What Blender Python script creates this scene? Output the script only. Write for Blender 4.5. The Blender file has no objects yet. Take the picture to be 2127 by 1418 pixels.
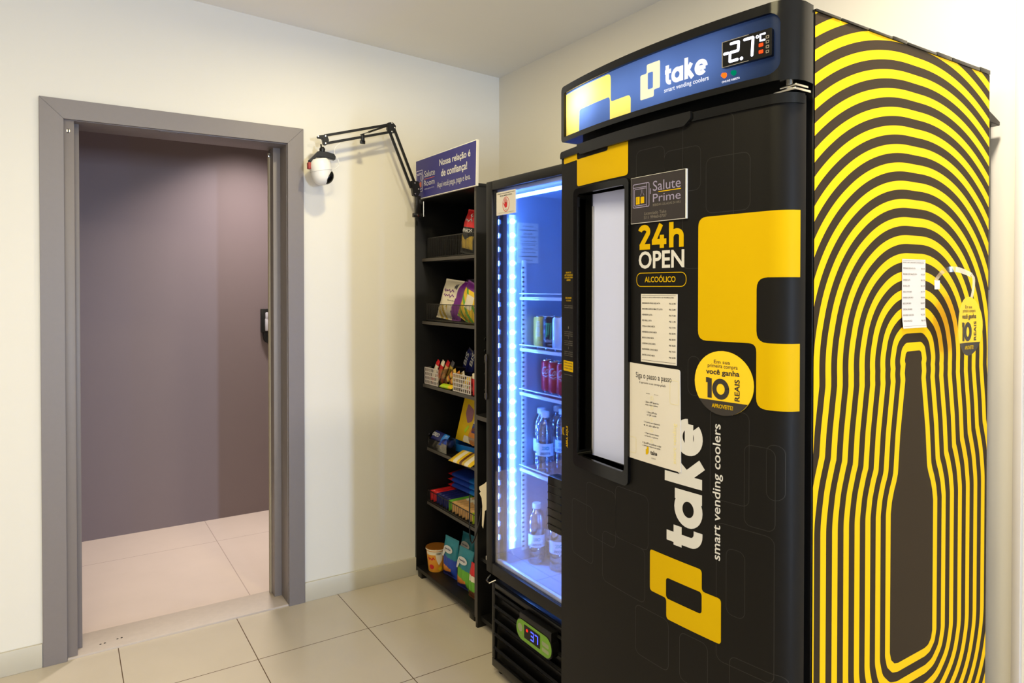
import bpy, bmesh, math, random
from mathutils import Vector, Matrix
random.seed(7)
SC = bpy.context.scene
COL = SC.collection
R = math.radians
PI = math.pi

# ------------------------------------------------------------------ camera, world, lights
cam = bpy.data.cameras.new('camera')
cam.sensor_width = 36.0
cam.lens = 1433.0 / 2127.0 * 36.0
cam.shift_y = -(709.0 - 614.26) / 2127.0
cam.clip_start = 0.05
cam_o = bpy.data.objects.new('camera', cam)
COL.objects.link(cam_o)
cam_o.location = (-1.98, -3.164, 1.44)
cam_o.rotation_euler = (R(90 - 0.65), 0, R(-33.1))
SC.camera = cam_o

W = bpy.data.worlds.new('world')
SC.world = W
W.use_nodes = True
W.node_tree.nodes['Background'].inputs[0].default_value = (0.9, 0.85, 0.8, 1)
W.node_tree.nodes['Background'].inputs[1].default_value = 0.15

SC.view_settings.view_transform = 'Standard'
SC.view_settings.look = 'None'
SC.view_settings.gamma = 1.0
SC.view_settings.use_curve_mapping = False
SC.view_settings.exposure = 0.12


def area_light(name, loc, size, power, color, target=None, spread=180, size_y=None, shape=None):
    l = bpy.data.lights.new(name, 'AREA')
    l.energy = power
    l.color = color
    l.shape = shape or ('RECTANGLE' if size_y else 'DISK')
    l.size = size
    if size_y:
        l.size_y = size_y
    l.spread = R(spread)
    o = bpy.data.objects.new(name, l)
    COL.objects.link(o)
    o.location = loc
    if target is not None:
        d = Vector(target) - Vector(loc)
        o.rotation_euler = d.to_track_quat('-Z', 'Y').to_euler()
    return o


WARM = (1.0, 0.87, 0.49)
COOL = (0.58, 0.74, 1.0)
area_light('downlight', (-0.98, -0.80, 2.56), 0.10, 8.5, WARM)
area_light('downlight', (-0.74, -2.64, 2.58), 0.16, 29, (1.0, 0.91, 0.75))
area_light('fill_light', (-2.15, -2.45, 2.64), 1.1, 42, WARM, size_y=0.8)  # unseen warm fill, added overhead to even out the room light
area_light('cool_light', (-1.18, -10.0, 1.2), 0.16, 280, COOL, (-1.9, 0, 1.5), size_y=0.9)  # unseen cool source behind the camera; no window is built
area_light('corridor_downlight', (-1.02, 0.95, 2.57), 0.22, 19, (1.0, 0.93, 0.88), spread=110)


# ------------------------------------------------------------------ materials
def lin(c):
    c = c / 255.0
    return c / 12.92 if c <= 0.04045 else ((c + 0.055) / 1.055) ** 2.4


def rgb(c):
    return (lin(c[0]), lin(c[1]), lin(c[2]), 1.0)


MATS = {}


def pm(name, c, rough=0.5, metal=0.0, var=0.04, scale=30.0, bump=0.0, spec=0.5, emit=None, estr=0.0):
    if name in MATS:
        return MATS[name]
    m = bpy.data.materials.new(name)
    m.use_nodes = True
    nt = m.node_tree
    b = nt.nodes['Principled BSDF']
    b.inputs['Roughness'].default_value = rough
    b.inputs['Metallic'].default_value = metal
    b.inputs['Specular IOR Level'].default_value = spec
    base = rgb(c)
    tc = nt.nodes.new('ShaderNodeTexCoord')
    nz = nt.nodes.new('ShaderNodeTexNoise')
    nz.inputs['Scale'].default_value = scale
    nz.inputs['Detail'].default_value = 3
    nt.links.new(tc.outputs['Object'], nz.inputs['Vector'])
    mx = nt.nodes.new('ShaderNodeMix')
    mx.data_type = 'RGBA'
    mx.inputs['A'].default_value = tuple(max(0, v * (1 - var)) for v in base[:3]) + (1,)
    mx.inputs['B'].default_value = tuple(min(1, v * (1 + var)) for v in base[:3]) + (1,)
    nt.links.new(nz.outputs['Fac'], mx.inputs['Factor'])
    nt.links.new(mx.outputs['Result'], b.inputs['Base Color'])
    if bump > 0:
        bp = nt.nodes.new('ShaderNodeBump')
        bp.inputs['Strength'].default_value = bump
        bp.inputs['Distance'].default_value = 0.002
        nt.links.new(nz.outputs['Fac'], bp.inputs['Height'])
        nt.links.new(bp.outputs['Normal'], b.inputs['Normal'])
    if emit:
        b.inputs['Emission Color'].default_value = rgb(emit)
        b.inputs['Emission Strength'].default_value = estr
    MATS[name] = m
    return m


def glassy(name, tint=(255, 255, 255), gloss=0.08, rough=0.02, gcol=(255, 255, 255)):
    m = bpy.data.materials.new(name)
    m.use_nodes = True
    nt = m.node_tree
    nt.nodes.remove(nt.nodes['Principled BSDF'])
    out = nt.nodes['Material Output']
    t = nt.nodes.new('ShaderNodeBsdfTransparent')
    t.inputs[0].default_value = rgb(tint)
    g = nt.nodes.new('ShaderNodeBsdfGlossy')
    g.inputs['Roughness'].default_value = rough
    g.inputs['Color'].default_value = rgb(gcol)
    lw = nt.nodes.new('ShaderNodeLayerWeight')
    lw.inputs['Blend'].default_value = 0.35
    ma = nt.nodes.new('ShaderNodeMath')
    ma.operation = 'MULTIPLY_ADD'
    ma.inputs[1].default_value = 0.6
    ma.inputs[2].default_value = gloss
    nt.links.new(lw.outputs['Fresnel'], ma.inputs[0])
    mx = nt.nodes.new('ShaderNodeMixShader')
    nt.links.new(ma.outputs[0], mx.inputs[0])
    nt.links.new(t.outputs[0], mx.inputs[1])
    nt.links.new(g.outputs[0], mx.inputs[2])
    nt.links.new(mx.outputs[0], out.inputs[0])
    MATS[name] = m
    return m


def translucent(name, c, mix=0.12):
    m = bpy.data.materials.new(name)
    m.use_nodes = True
    nt = m.node_tree
    b = nt.nodes['Principled BSDF']
    b.inputs['Base Color'].default_value = rgb(c)
    b.inputs['Roughness'].default_value = 0.3
    out = nt.nodes['Material Output']
    t = nt.nodes.new('ShaderNodeBsdfTranslucent')
    t.inputs[0].default_value = rgb(c)
    mx = nt.nodes.new('ShaderNodeMixShader')
    mx.inputs[0].default_value = mix
    nt.links.new(t.outputs[0], mx.inputs[1])
    nt.links.new(b.outputs[0], mx.inputs[2])
    nt.links.new(mx.outputs[0], out.inputs[0])
    MATS[name] = m
    return m


def emis(name, c, s):
    m = bpy.data.materials.new(name)
    m.use_nodes = True
    nt = m.node_tree
    nt.nodes.remove(nt.nodes['Principled BSDF'])
    e = nt.nodes.new('ShaderNodeEmission')
    e.inputs[0].default_value = rgb(c)
    e.inputs[1].default_value = s
    nt.links.new(e.outputs[0], nt.nodes['Material Output'].inputs[0])
    MATS[name] = m
    return m


def tile_mat(name, c, grout, size, ox, oy, gw=0.0035, rough=0.22, sy=None):
    m = bpy.data.materials.new(name)
    m.use_nodes = True
    nt = m.node_tree
    b = nt.nodes['Principled BSDF']
    tc = nt.nodes.new('ShaderNodeTexCoord')
    sep = nt.nodes.new('ShaderNodeSeparateXYZ')
    nt.links.new(tc.outputs['Object'], sep.inputs[0])

    def math_(op, a, bb):
        n = nt.nodes.new('ShaderNodeMath')
        n.operation = op
        for i, v in enumerate((a, bb)):
            if isinstance(v, (int, float)):
                n.inputs[i].default_value = v
            else:
                nt.links.new(v, n.inputs[i])
        return n.outputs[0]

    def line(o, off, sz):
        f = math_('FLOORED_MODULO', math_('SUBTRACT', o, off), sz)
        d = math_('MINIMUM', f, math_('SUBTRACT', sz, f))
        return math_('LESS_THAN', d, gw / 2)

    g = math_('MAXIMUM', line(sep.outputs['X'], ox, size), line(sep.outputs['Y'], oy, sy or size))
    nz = nt.nodes.new('ShaderNodeTexNoise')
    nz.inputs['Scale'].default_value = 6
    nz.inputs['Detail'].default_value = 4
    nt.links.new(tc.outputs['Object'], nz.inputs['Vector'])
    cr = nt.nodes.new('ShaderNodeMix')
    cr.data_type = 'RGBA'
    base = rgb(c)
    cr.inputs['A'].default_value = tuple(v * 0.95 for v in base[:3]) + (1,)
    cr.inputs['B'].default_value = tuple(min(1, v * 1.05) for v in base[:3]) + (1,)
    nt.links.new(nz.outputs['Fac'], cr.inputs['Factor'])
    mx = nt.nodes.new('ShaderNodeMix')
    mx.data_type = 'RGBA'
    nt.links.new(g, mx.inputs['Factor'])
    nt.links.new(cr.outputs['Result'], mx.inputs['A'])
    mx.inputs['B'].default_value = rgb(grout)
    nt.links.new(mx.outputs['Result'], b.inputs['Base Color'])
    b.inputs['Roughness'].default_value = rough
    MATS[name] = m
    return m


# colours are the objects' own colours
WALL = pm('wall_paint', (226, 220, 208), 0.6, var=0.012, scale=3, bump=0.05)
CEIL = pm('ceiling_paint', (244, 241, 236), 0.8, var=0.015, scale=4)
CORR = pm('corridor_paint', (116, 101, 102), 0.55, var=0.02, scale=6)
DOORGREY = pm('grey_enamel', (124, 115, 112), 0.45, var=0.03, scale=60, bump=0.03)
DGAP = pm('joint_gap', (40, 36, 34), 0.8)
SKIRT = pm('skirting_tile', (196, 188, 170), 0.4, var=0.03, scale=10)
STONE = pm('threshold_stone', (190, 176, 164), 0.6, var=0.08, scale=40, bump=0.1)
FLOOR = tile_mat('floor_tile', (196, 184, 166), (96, 78, 60), 0.449, -0.903, -0.398)
FLOORC = tile_mat('corridor_tile', (212, 194, 182), (176, 158, 148), 0.842, -1.251, 1.03, gw=0.004, sy=0.842)
BLACK = pm('black_laminate', (14, 13, 13), 0.45, var=0.06, spec=0.3)
EDGE = pm('dark_edge_band', (66, 60, 55), 0.5, var=0.05)
BPLAS = pm('black_plastic', (15, 14, 14), 0.3, var=0.05, spec=0.35)
BGLOSS = pm('black_gloss', (9, 9, 9), 0.18, var=0.02, spec=0.32)
VINYL = pm('charcoal_vinyl', (15, 13, 12), 0.5, var=0.04, scale=80, spec=0.16)
VLINE = pm('charcoal_outline_print', (24, 22, 21), 0.4, var=0.02)
YEL = pm('yellow_vinyl', (200, 162, 0), 0.5, var=0.01, spec=0.08)
WHITEV = pm('white_vinyl', (202, 199, 198), 0.4, var=0.01)
PAPER = pm('paper', (208, 201, 194), 0.6, var=0.02, scale=12)
INK = pm('ink', (38, 32, 30), 0.6, var=0.01)
GREYINK = pm('grey_ink', (120, 112, 104), 0.6, var=0.01)
PALEYEL = pm('pale_yellow_print', (226, 214, 160), 0.6, var=0.01)
CHROME = pm('chrome', (205, 200, 190), 0.2, 1.0, var=0.02)
WIRE = pm('coated_wire', (40, 37, 35), 0.35, 0.2, var=0.04)
METAL = pm('black_steel', (20, 19, 18), 0.35, 0.3, var=0.04)
NAVY = pm('navy_print', (44, 40, 118), 0.45, var=0.02)
WPLAS = pm('white_plastic', (232, 228, 222), 0.35, var=0.01)
RED = pm('red_print', (196, 30, 34), 0.4, var=0.03)
LILAC = pm('lilac_print', (140, 132, 164), 0.45, var=0.01)
LINER = pm('cooler_liner', (160, 170, 186), 0.4, var=0.02)
BEIGE = pm('beige_seal', (150, 136, 112), 0.5, var=0.03)
CLEAR = glassy('clear_pane', (246, 249, 255), 0.03)
SHELFGLASS = glassy('shelf_glass', (225, 238, 255), 0.10)
PETW = glassy('water_bottle_plastic', (248, 251, 255), 0.26, 0.10)
CLEARBOX = glassy('clear_plastic', (225, 222, 220), 0.14, 0.15)
FILM = glassy('clear_film', (240, 238, 232), 0.02, 0.25)


# ------------------------------------------------------------------ mesh building
class MB:
    """collects shapes (world coordinates) into ONE mesh object"""

    def __init__(self):
        self.bm = bmesh.new()

    def _add(self, src, mi, smooth=True):
        for f in src.faces:
            f.material_index = mi
            f.smooth = smooth
        me = bpy.data.meshes.new('tmp')
        src.to_mesh(me)
        src.free()
        self.bm.from_mesh(me)
        bpy.data.meshes.remove(me)

    def box(self, lo, hi, bev=0.0, mi=0, seg=2, M=None):
        b = bmesh.new()
        lo = Vector(lo)
        hi = Vector(hi)
        c = (lo + hi) / 2
        s = hi - lo
        bmesh.ops.create_cube(b, size=1.0)
        for v in b.verts:
            v.co = Vector((v.co.x * s.x, v.co.y * s.y, v.co.z * s.z))
        if bev > 0:
            bmesh.ops.bevel(b, geom=b.edges[:], offset=min(bev, min(abs(s.x), abs(s.y), abs(s.z)) * 0.45), segments=seg, profile=0.5, affect='EDGES')
        for v in b.verts:
            v.co = (M @ v.co if M else v.co) + c
        self._add(b, mi)
        return self

    def obox(self, c, s, rot, bev=0.0, mi=0):
        M = rot if isinstance(rot, Matrix) else Matrix.Identity(3)
        c = Vector(c)
        s = Vector(s)
        return self.box(c - s / 2, c + s / 2, bev, mi, 2, M)

    def tube(self, pts, r, n=8, mi=0, cap=True, closed=False):
        b = bmesh.new()
        pts = [Vector(p) for p in pts]
        rings = []
        N = len(pts)
        for i, p in enumerate(pts):
            if closed:
                d = pts[(i + 1) % N] - pts[i - 1]
            else:
                d = pts[min(i + 1, N - 1)] - pts[max(i - 1, 0)]
            d.normalize()
            u = d.cross(Vector((0, 0, 1)))
            if u.length < 0.05:
                u = d.cross(Vector((1, 0, 0)))
            u.normalize()
            w = d.cross(u)
            rr = r[i] if isinstance(r, (list, tuple)) else r
            rings.append([b.verts.new(p + (u * math.cos(2 * PI * k / n) + w * math.sin(2 * PI * k / n)) * rr) for k in range(n)])
        for i in range(N if closed else N - 1):
            a, c = rings[i], rings[(i + 1) % N]
            for k in range(n):
                b.faces.new((a[k], a[(k + 1) % n], c[(k + 1) % n], c[k]))
        if cap and not closed:
            b.faces.new(list(reversed(rings[0])))
            b.faces.new(rings[-1])
        bmesh.ops.recalc_face_normals(b, faces=b.faces[:])
        self._add(b, mi)
        return self

    def lathe(self, prof, c, n=24, mi=0, axis='Z', M=None):
        b = bmesh.new()
        c = Vector(c)
        rings = []
        for (r, z) in prof:
            if r < 1e-5:
                rings.append([b.verts.new((0, 0, z))])
            else:
                rings.append([b.verts.new((r * math.cos(2 * PI * k / n), r * math.sin(2 * PI * k / n), z)) for k in range(n)])
        for a, d in zip(rings, rings[1:]):
            for k in range(n):
                k2 = (k + 1) % n
                if len(a) == 1 and len(d) == 1:
                    continue
                if len(a) == 1:
                    b.faces.new((a[0], d[k2], d[k]))
                elif len(d) == 1:
                    b.faces.new((a[k], a[k2], d[0]))
                else:
                    b.faces.new((a[k], a[k2], d[k2], d[k]))
        bmesh.ops.recalc_face_normals(b, faces=b.faces[:])
        rot = {'Z': Matrix.Identity(3), 'X': Matrix.Rotation(R(90), 3, 'Y'), '-X': Matrix.Rotation(R(-90), 3, 'Y'), 'Y': Matrix.Rotation(R(-90), 3, 'X')}[axis]
        if M:
            rot = M @ rot
        for v in b.verts:
            v.co = rot @ v.co + c
        self._add(b, mi)
        return self

    def prism(self, poly, vec, mi=0, bev=0.0):
        """poly: 3-D points of one planar outline, extruded along vec"""
        b = bmesh.new()
        vec = Vector(vec)
        a = [b.verts.new(Vector(p)) for p in poly]
        d = [b.verts.new(Vector(p) + vec) for p in poly]
        n = len(poly)
        b.faces.new(a)
        b.faces.new(list(reversed(d)))
        for i in range(n):
            b.faces.new((a[i], a[(i + 1) % n], d[(i + 1) % n], d[i]))
        bmesh.ops.recalc_face_normals(b, faces=b.faces[:])
        if bev:
            bmesh.ops.bevel(b, geom=b.edges[:], offset=bev, segments=2, affect='EDGES')
        self._add(b, mi)
        return self

    def grid(self, fn, nu, nv, mi=0, closed_u=False):
        b = bmesh.new()
        vs = [[b.verts.new(fn(i / nu, j / nv)) for j in range(nv + 1)] for i in range(nu if closed_u else nu + 1)]
        for i in range(nu):
            for j in range(nv):
                i2 = (i + 1) % len(vs) if closed_u else i + 1
                try:
                    b.faces.new((vs[i][j], vs[i2][j], vs[i2][j + 1], vs[i][j + 1]))
                except ValueError:
                    pass
        bmesh.ops.recalc_face_normals(b, faces=b.faces[:])
        self._add(b, mi)
        return self

    def raw(self, verts, faces, mi=0):
        b = bmesh.new()
        vs = [b.verts.new(v) for v in verts]
        for f in faces:
            try:
                b.faces.new([vs[i] for i in f])
            except ValueError:
                pass
        self._add(b, mi)
        return self

    def build(self, name, mats, parent=None, ang=35):
        if not isinstance(mats, (list, tuple)):
            mats = [mats]
        me = bpy.data.meshes.new(name)
        org = ORG.get(parent, Vector((0, 0, 0))) if parent else Vector((0, 0, 0))
        if parent:
            for v in self.bm.verts:
                v.co -= org
        self.bm.to_mesh(me)
        self.bm.free()
        for m in mats:
            me.materials.append(m)
        me.set_sharp_from_angle(angle=R(ang))
        o = bpy.data.objects.new(name, me)
        COL.objects.link(o)
        if parent:
            o.parent = parent
            ORG[o] = org
        return o


ORG = {}


def thing(name, label, cat, loc, group=None):
    o = bpy.data.objects.new(name, None)
    o.empty_display_size = 0.05
    COL.objects.link(o)
    o.location = loc
    ORG[o] = Vector(loc)
    o['label'] = label
    o['category'] = cat
    if group:
        o['group'] = group
    return o


def tag(o, label, cat, group=None):
    """a thing that is one mesh: gives it an origin at its base"""
    me = o.data
    if me.vertices:
        n = len(me.vertices)
        c = Vector((sum(v.co.x for v in me.vertices) / n, sum(v.co.y for v in me.vertices) / n, min(v.co.z for v in me.vertices)))
        me.transform(Matrix.Translation(-c))
        o.location = c
        ORG[o] = c
    o['label'] = label
    o['category'] = cat
    if group:
        o['group'] = group
    return o


def struct(o):
    o['kind'] = 'structure'
    return o


def dup(root, loc, label, rotz=0.0):
    r = root.copy()
    COL.objects.link(r)
    r.location = loc
    r.rotation_euler = (0, 0, rotz)
    r['label'] = label
    for ch in list(root.children):
        c = ch.copy()
        COL.objects.link(c)
        c.parent = r
        for g in list(ch.children):
            d = g.copy()
            COL.objects.link(d)
            d.parent = c
    return r


# ------------------------------------------------------------------ flat shapes, lettering
def rrect(a0, z0, a1, z1, r, n=5, rs=None):
    """rounded rectangle outline; rs: radii for (bl, br, tr, tl)"""
    rs = rs or (r, r, r, r)
    out = []
    for (cx, cz, sx, sz, t0, rr) in ((a0, z0, 1, 1, 180, rs[0]), (a1, z0, -1, 1, 270, rs[1]), (a1, z1, -1, -1, 0, rs[2]), (a0, z1, 1, -1, 90, rs[3])):
        if rr <= 0:
            out.append((cx, cz))
            continue
        for k in range(n + 1):
            t = R(t0 + 90 * k / n)
            out.append((cx + sx * rr + rr * math.cos(t), cz + sz * rr + rr * math.sin(t)))
    return out


def rpoly(pts, r, n=5):
    """polygon with every corner rounded by r"""
    out = []
    N = len(pts)
    for i in range(N):
        p = Vector(pts[i])
        a = Vector(pts[i - 1]) - p
        b = Vector(pts[(i + 1) % N]) - p
        rr = r[i] if isinstance(r, (list, tuple)) else r
        rr = min(rr, a.length * 0.48, b.length * 0.48)
        if rr <= 0:
            out.append(tuple(p))
            continue
        a.normalize()
        b.normalize()
        for k in range(n + 1):
            t = k / n
            q = (p + a * rr) * (1 - t) ** 2 + p * 2 * t * (1 - t) + (p + b * rr) * t ** 2
            out.append(tuple(q))
    return out


def circle(c, r, n=32, ry=None, a0=0, a1=360):
    ry = ry or r
    full = abs(a1 - a0) >= 360
    m = n if full else n + 1
    return [(c[0] + r * math.cos(R(a0 + (a1 - a0) * k / n)), c[1] + ry * math.sin(R(a0 + (a1 - a0) * k / n))) for k in range(m)]


def _curve_mesh(cu):
    o = bpy.data.objects.new('tmp', cu)
    COL.objects.link(o)
    dg = bpy.context.evaluated_depsgraph_get()
    dg.update()
    me = o.evaluated_get(dg).to_mesh()
    vs = [(v.co.x, v.co.y) for v in me.vertices]
    fs = [tuple(p.vertices) for p in me.polygons]
    o.evaluated_get(dg).to_mesh_clear()
    bpy.data.objects.remove(o)
    bpy.data.curves.remove(cu)
    return vs, fs


def fill(loops):
    """fills outlines, an inner outline is a hole"""
    cu = bpy.data.curves.new('tmp', 'CURVE')
    cu.dimensions = '2D'
    cu.fill_mode = 'BOTH'
    for lp in loops:
        sp = cu.splines.new('POLY')
        sp.points.add(len(lp) - 1)
        for i, p in enumerate(lp):
            sp.points[i].co = (p[0], p[1], 0, 1)
        sp.use_cyclic_u = True
    return _curve_mesh(cu)


_TC = {}


def text2d(s, bold=0.0):
    k = (s, bold)
    if k not in _TC:
        cu = bpy.data.curves.new('tmp', 'FONT')
        cu.body = s
        cu.size = 1.0
        cu.offset = bold
        cu.resolution_u = 3
        vs, fs = _curve_mesh(cu)
        x0 = min(v[0] for v in vs)
        x1 = max(v[0] for v in vs)
        y0 = min(v[1] for v in vs)
        y1 = max(v[1] for v in vs)
        _TC[k] = ([((v[0] - x0) / (x1 - x0), (v[1] - y0) / (y1 - y0)) for v in vs], fs, (x1 - x0) / (y1 - y0))
    return _TC[k]


class Flat:
    """2-D drawing in (a, z); emitted onto a surface"""

    def __init__(self):
        self.v = []
        self.f = []
        self.m = []

    def add(self, vs, fs, mi=0):
        n = len(self.v)
        self.v += list(vs)
        self.f += [tuple(i + n for i in f) for f in fs]
        self.m += [mi] * len(fs)
        return self

    def shape(self, *loops, mi=0):
        return self.add(*fill(loops), mi)

    def text(self, s, a, z, w, h, bold=0.0, mi=0, rot=0, shear=0.0):
        """string fitted into the rectangle a..a+w, z..z+h; rot=90 reads upward"""
        vs, fs, asp = text2d(s, bold)
        if w is None:
            w = h * asp
        out = []
        for (x, y) in vs:
            if rot == 90:
                out.append((a + w * (1 - y) if False else a + w * y * -1 + w, z + h * x))
            else:
                out.append((a + w * x + shear * h * (y - 0.5), z + h * y))
        return self.add(out, fs, mi)

    def stroke(self, pts, w, mi=0, cap=False, closed=False):
        n = len(pts)
        L = []
        Rr = []
        for i in range(n):
            if closed:
                p, q = pts[i - 1], pts[(i + 1) % n]
            else:
                p, q = pts[max(i - 1, 0)], pts[min(i + 1, n - 1)]
            d = Vector((q[0] - p[0], q[1] - p[1]))
            d.normalize()
            nx, ny = -d.y * w / 2, d.x * w / 2
            L.append((pts[i][0] + nx, pts[i][1] + ny))
            Rr.append((pts[i][0] - nx, pts[i][1] - ny))
        fs = []
        m = n if closed else n - 1
        for i in range(m):
            j = (i + 1) % n
            fs.append((n + i, n + j, j, i))
        self.add(L + Rr, fs, mi)
        if cap:
            for p in (pts[0], pts[-1]):
                c = circle(p, w / 2, 12)
                self.add(c, [tuple(range(12))], mi)
        return self

    def glyphs(self, strokes, a, z, s, w, mi=0, rot=0, sx=1.0, cap=False):
        """own heavy geometric letters: list of stroke paths in letter units"""
        for st in strokes:
            pts = [((p[0] * sx) * s, p[1] * s) for p in st]
            if rot == 90:
                pts = [(a - y, z + x) for (x, y) in pts]
            else:
                pts = [(a + x, z + y) for (x, y) in pts]
            self.stroke(pts, w * s, mi, cap)
        return self

    def scribble(self, a, z, w, h, n, t, mi=0):
        pts = []
        for k in range(n * 8 + 1):
            u = k / (n * 8)
            pts.append((a + w * u + 0.18 * w / n * math.sin(4 * PI * n * u), z + h * (0.5 + 0.5 * math.sin(2 * PI * n * u + 0.6 * math.sin(5 * u)) * (0.6 + 0.4 * math.cos(9 * u)))))
        return self.stroke(pts, t, mi)

    def emit(self, name, mats, parent, surf, d=0.0, step=None):
        b = bmesh.new()
        vs = [b.verts.new((p[0], p[1], 0)) for p in self.v]
        for f, m in zip(self.f, self.m):
            try:
                fc = b.faces.new([vs[i] for i in f])
                fc.material_index = m
                if fc.normal.z < 0:
                    fc.normal_flip()
            except ValueError:
                pass
        b.normal_update()
        for fc in b.faces:
            if fc.normal.z < 0:
                fc.normal_flip()
        if step:
            a0 = min(v.co.x for v in b.verts)
            a1 = max(v.co.x for v in b.verts)
            k = math.ceil(a0 / step) * step
            while k < a1:
                st = step if k < 2.33 else 0.006
                bmesh.ops.bisect_plane(b, geom=b.verts[:] + b.edges[:] + b.faces[:], plane_co=(k, 0, 0), plane_no=(1, 0, 0))
                k += st
        for v in b.verts:
            v.co = surf(v.co.x, v.co.y, d)
        for f in b.faces:
            f.smooth = True
        mb = MB()
        mb.bm.free()
        mb.bm = b
        return mb.build(name, mats, parent)


def arc(c, r, a0, a1, n=16):
    return [(c[0] + r * math.cos(R(a0 + (a1 - a0) * k / n)), c[1] + r * math.sin(R(a0 + (a1 - a0) * k / n))) for k in range(n + 1)]


# heavy geometric wordmark, x-height .72, stroke .2 : t a k e
TAKE = [
    [(0.16, 0.98), (0.16, 0.28)], arc((0.36, 0.30), 0.20, 180, 270, 8) + [(0.42, 0.10)], [(0.0, 0.66), (0.42, 0.66)],
    arc((0.82, 0.37), 0.27, 0, 360, 28), [(1.09, 0.74), (1.09, 0.0)],
    [(1.40, 1.04), (1.40, 0.0)], [(1.44, 0.33), (1.72, 0.72)], [(1.50, 0.40), (1.80, 0.0)],
    arc((2.30, 0.37), 0.27, 0, 316, 26), [(2.06, 0.35), (2.57, 0.35)],
]
TAKE_W = 2.68
D24H = [
    arc((0.25, 0.73), 0.19, 170, -25, 12) + [(0.10, 0.10)], [(0.04, 0.09), (0.52, 0.09)],
    [(1.0, 1.0), (0.68, 0.28)], [(0.60, 0.27), (1.22, 0.27)], [(1.03, 0.55), (1.03, 0.0)],
    [(1.42, 1.04), (1.42, 0.0)], arc((1.63, 0.46), 0.19, 180, 0, 12) + [(1.82, 0.0)],
]
D10 = [[(0.16, 1.0), (0.16, 0.0)], [(0.0, 0.90), (0.16, 0.90)],
       [(0.62 + 0.26 * math.cos(R(t)), 0.5 + 0.40 * math.sin(R(t))) for t in range(0, 373, 12)]]


# ------------------------------------------------------------------ the setting
RX0, RY0 = -4.3, -10.6


def ceil_z(x):
    return 2.571 - 0.049 * x


m = MB()
m.box((RX0 - 0.1, RY0 - 0.1, -0.1), (0.1, 0.0, 0))
struct(m.build('floor', FLOOR))
m = MB()
m.box((RX0, 0.19, -0.1), (1.2, 1.435, 0.0))
struct(m.build('floor_corridor', FLOORC))
m = MB()
m.box((RX0 - 0.1, 0, 0), (-1.975, 0.19, 2.9)).box((-1.125, 0, 0), (0.1, 0.19, 2.9)).box((-1.975, 0, 2.095), (-1.125, 0.19, 2.9))
struct(m.build('wall_left', WALL))
m = MB()
m.box((0, RY0, 0), (0.1, 0, 2.75))
struct(m.build('wall_right', WALL))
m = MB()
m.box((RX0 - 0.1, RY0, 0), (RX0, 0, 2.9))
struct(m.build('wall_far', WALL))
m = MB()
m.box((RX0 - 0.1, RY0 - 0.1, 0), (0.1, RY0, 2.9))
struct(m.build('wall_rear', WALL))
m = MB()
m.prism([(0.1, RY0 - 0.1, ceil_z(0.1)), (0.1, 0.0, ceil_z(0.1)), (RX0 - 0.1, 0.0, ceil_z(RX0 - 0.1)), (RX0 - 0.1, RY0 - 0.1, ceil_z(RX0 - 0.1))], (0, 0, 0.1))
struct(m.build('ceiling', CEIL))
m = MB()
m.box((RX0, 1.435, 0), (1.2, 1.55, 2.7)).box((1.2, 0.0, 0), (1.3, 1.55, 2.7)).box((RX0 - 0.1, 0.19, 0), (RX0, 1.55, 2.7))
struct(m.build('wall_corridor', CORR))
m = MB()
m.box((RX0, 0.19, 2.60), (1.2, 1.435, 2.7))
struct(m.build('ceiling_corridor', CEIL))
m = MB()
m.box((-1.056, -0.012, 0), (0.0, 0, 0.088), 0.002)
struct(m.build('baseboard_left', SKIRT))
m = MB()
m.box((RX0, -0.012, 0), (-2.052, 0, 0.090), 0.002)
struct(m.build('baseboard_far_left', SKIRT))
m = MB()
m.box((-0.012, RY0, 0), (0, -0.012, 0.088), 0.002)
struct(m.build('baseboard_right', SKIRT))
m = MB()
m.box((-0.014, -2.433, 0.088), (0, -2.414, 2.5), 0.002)
struct(m.build('trim_1', pm('trim_paint', (206, 200, 196), 0.5, var=0.02)))
# stone threshold under the doorway
m = MB()
m.box((-1.972, -0.004, -0.02), (-1.128, 0.19, 0.008), 0.003)
for (x, y) in ((-1.86, 0.05), (-1.845, 0.052), (-1.80, 0.062), (-1.785, 0.064)):
    m.lathe([(0.0, 0.0087), (0.004, 0.0087), (0.004, 0.006)], (x, y, 0), 10, 1)
struct(m.build('trim_2', [STONE, INK]))

# door frame
dr = bpy.data.objects.new('door_1', None)
COL.objects.link(dr)
dr.location = (-1.55, 0, 0)
ORG[dr] = Vector((-1.55, 0, 0))
struct(dr)
y0, dy = -0.014, (0, 0.014, 0)
g = 0.0006
m = MB()
m.prism([(-2.050, y0, 0), (-1.972, y0, 0), (-1.972, y0, 2.088 - g), (-2.050, y0, 2.163 - g)], dy, 0, 0.001)
m.build('casing', DOORGREY, dr)
m = MB()
m.prism([(-1.128, y0, 0), (-1.057, y0, 0), (-1.057, y0, 2.163 - g), (-1.128, y0, 2.090 - g)], dy, 0, 0.001)
m.build('casing', DOORGREY, dr)
m = MB()
m.prism([(-2.050, y0, 2.163), (-1.972, y0, 2.088), (-1.128, y0, 2.090), (-1.057, y0, 2.163)], dy, 0, 0.001)
m.build('casing', DOORGREY, dr)
m = MB()
m.box((-1.9735, 0.001, 0.008), (-1.938, 0.19, 2.088), 0.001)
jl = m.build('jamb', DOORGREY, dr)
m = MB()
m.lathe([(0, -0.001), (0.006, -0.001), (0.006, 0.001)], (-1.957, 0.0, 2.045), 12, 0, 'Y').box((-1.9595, -0.0016, 2.037), (-1.9545, 0.001, 2.053), 0.001, 1)
m.build('latch_hole', [CHROME, INK], jl)
m = MB()
m.box((-1.938, 0.06, 0.008), (-1.921, 0.19, 2.088), 0.001)
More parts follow.
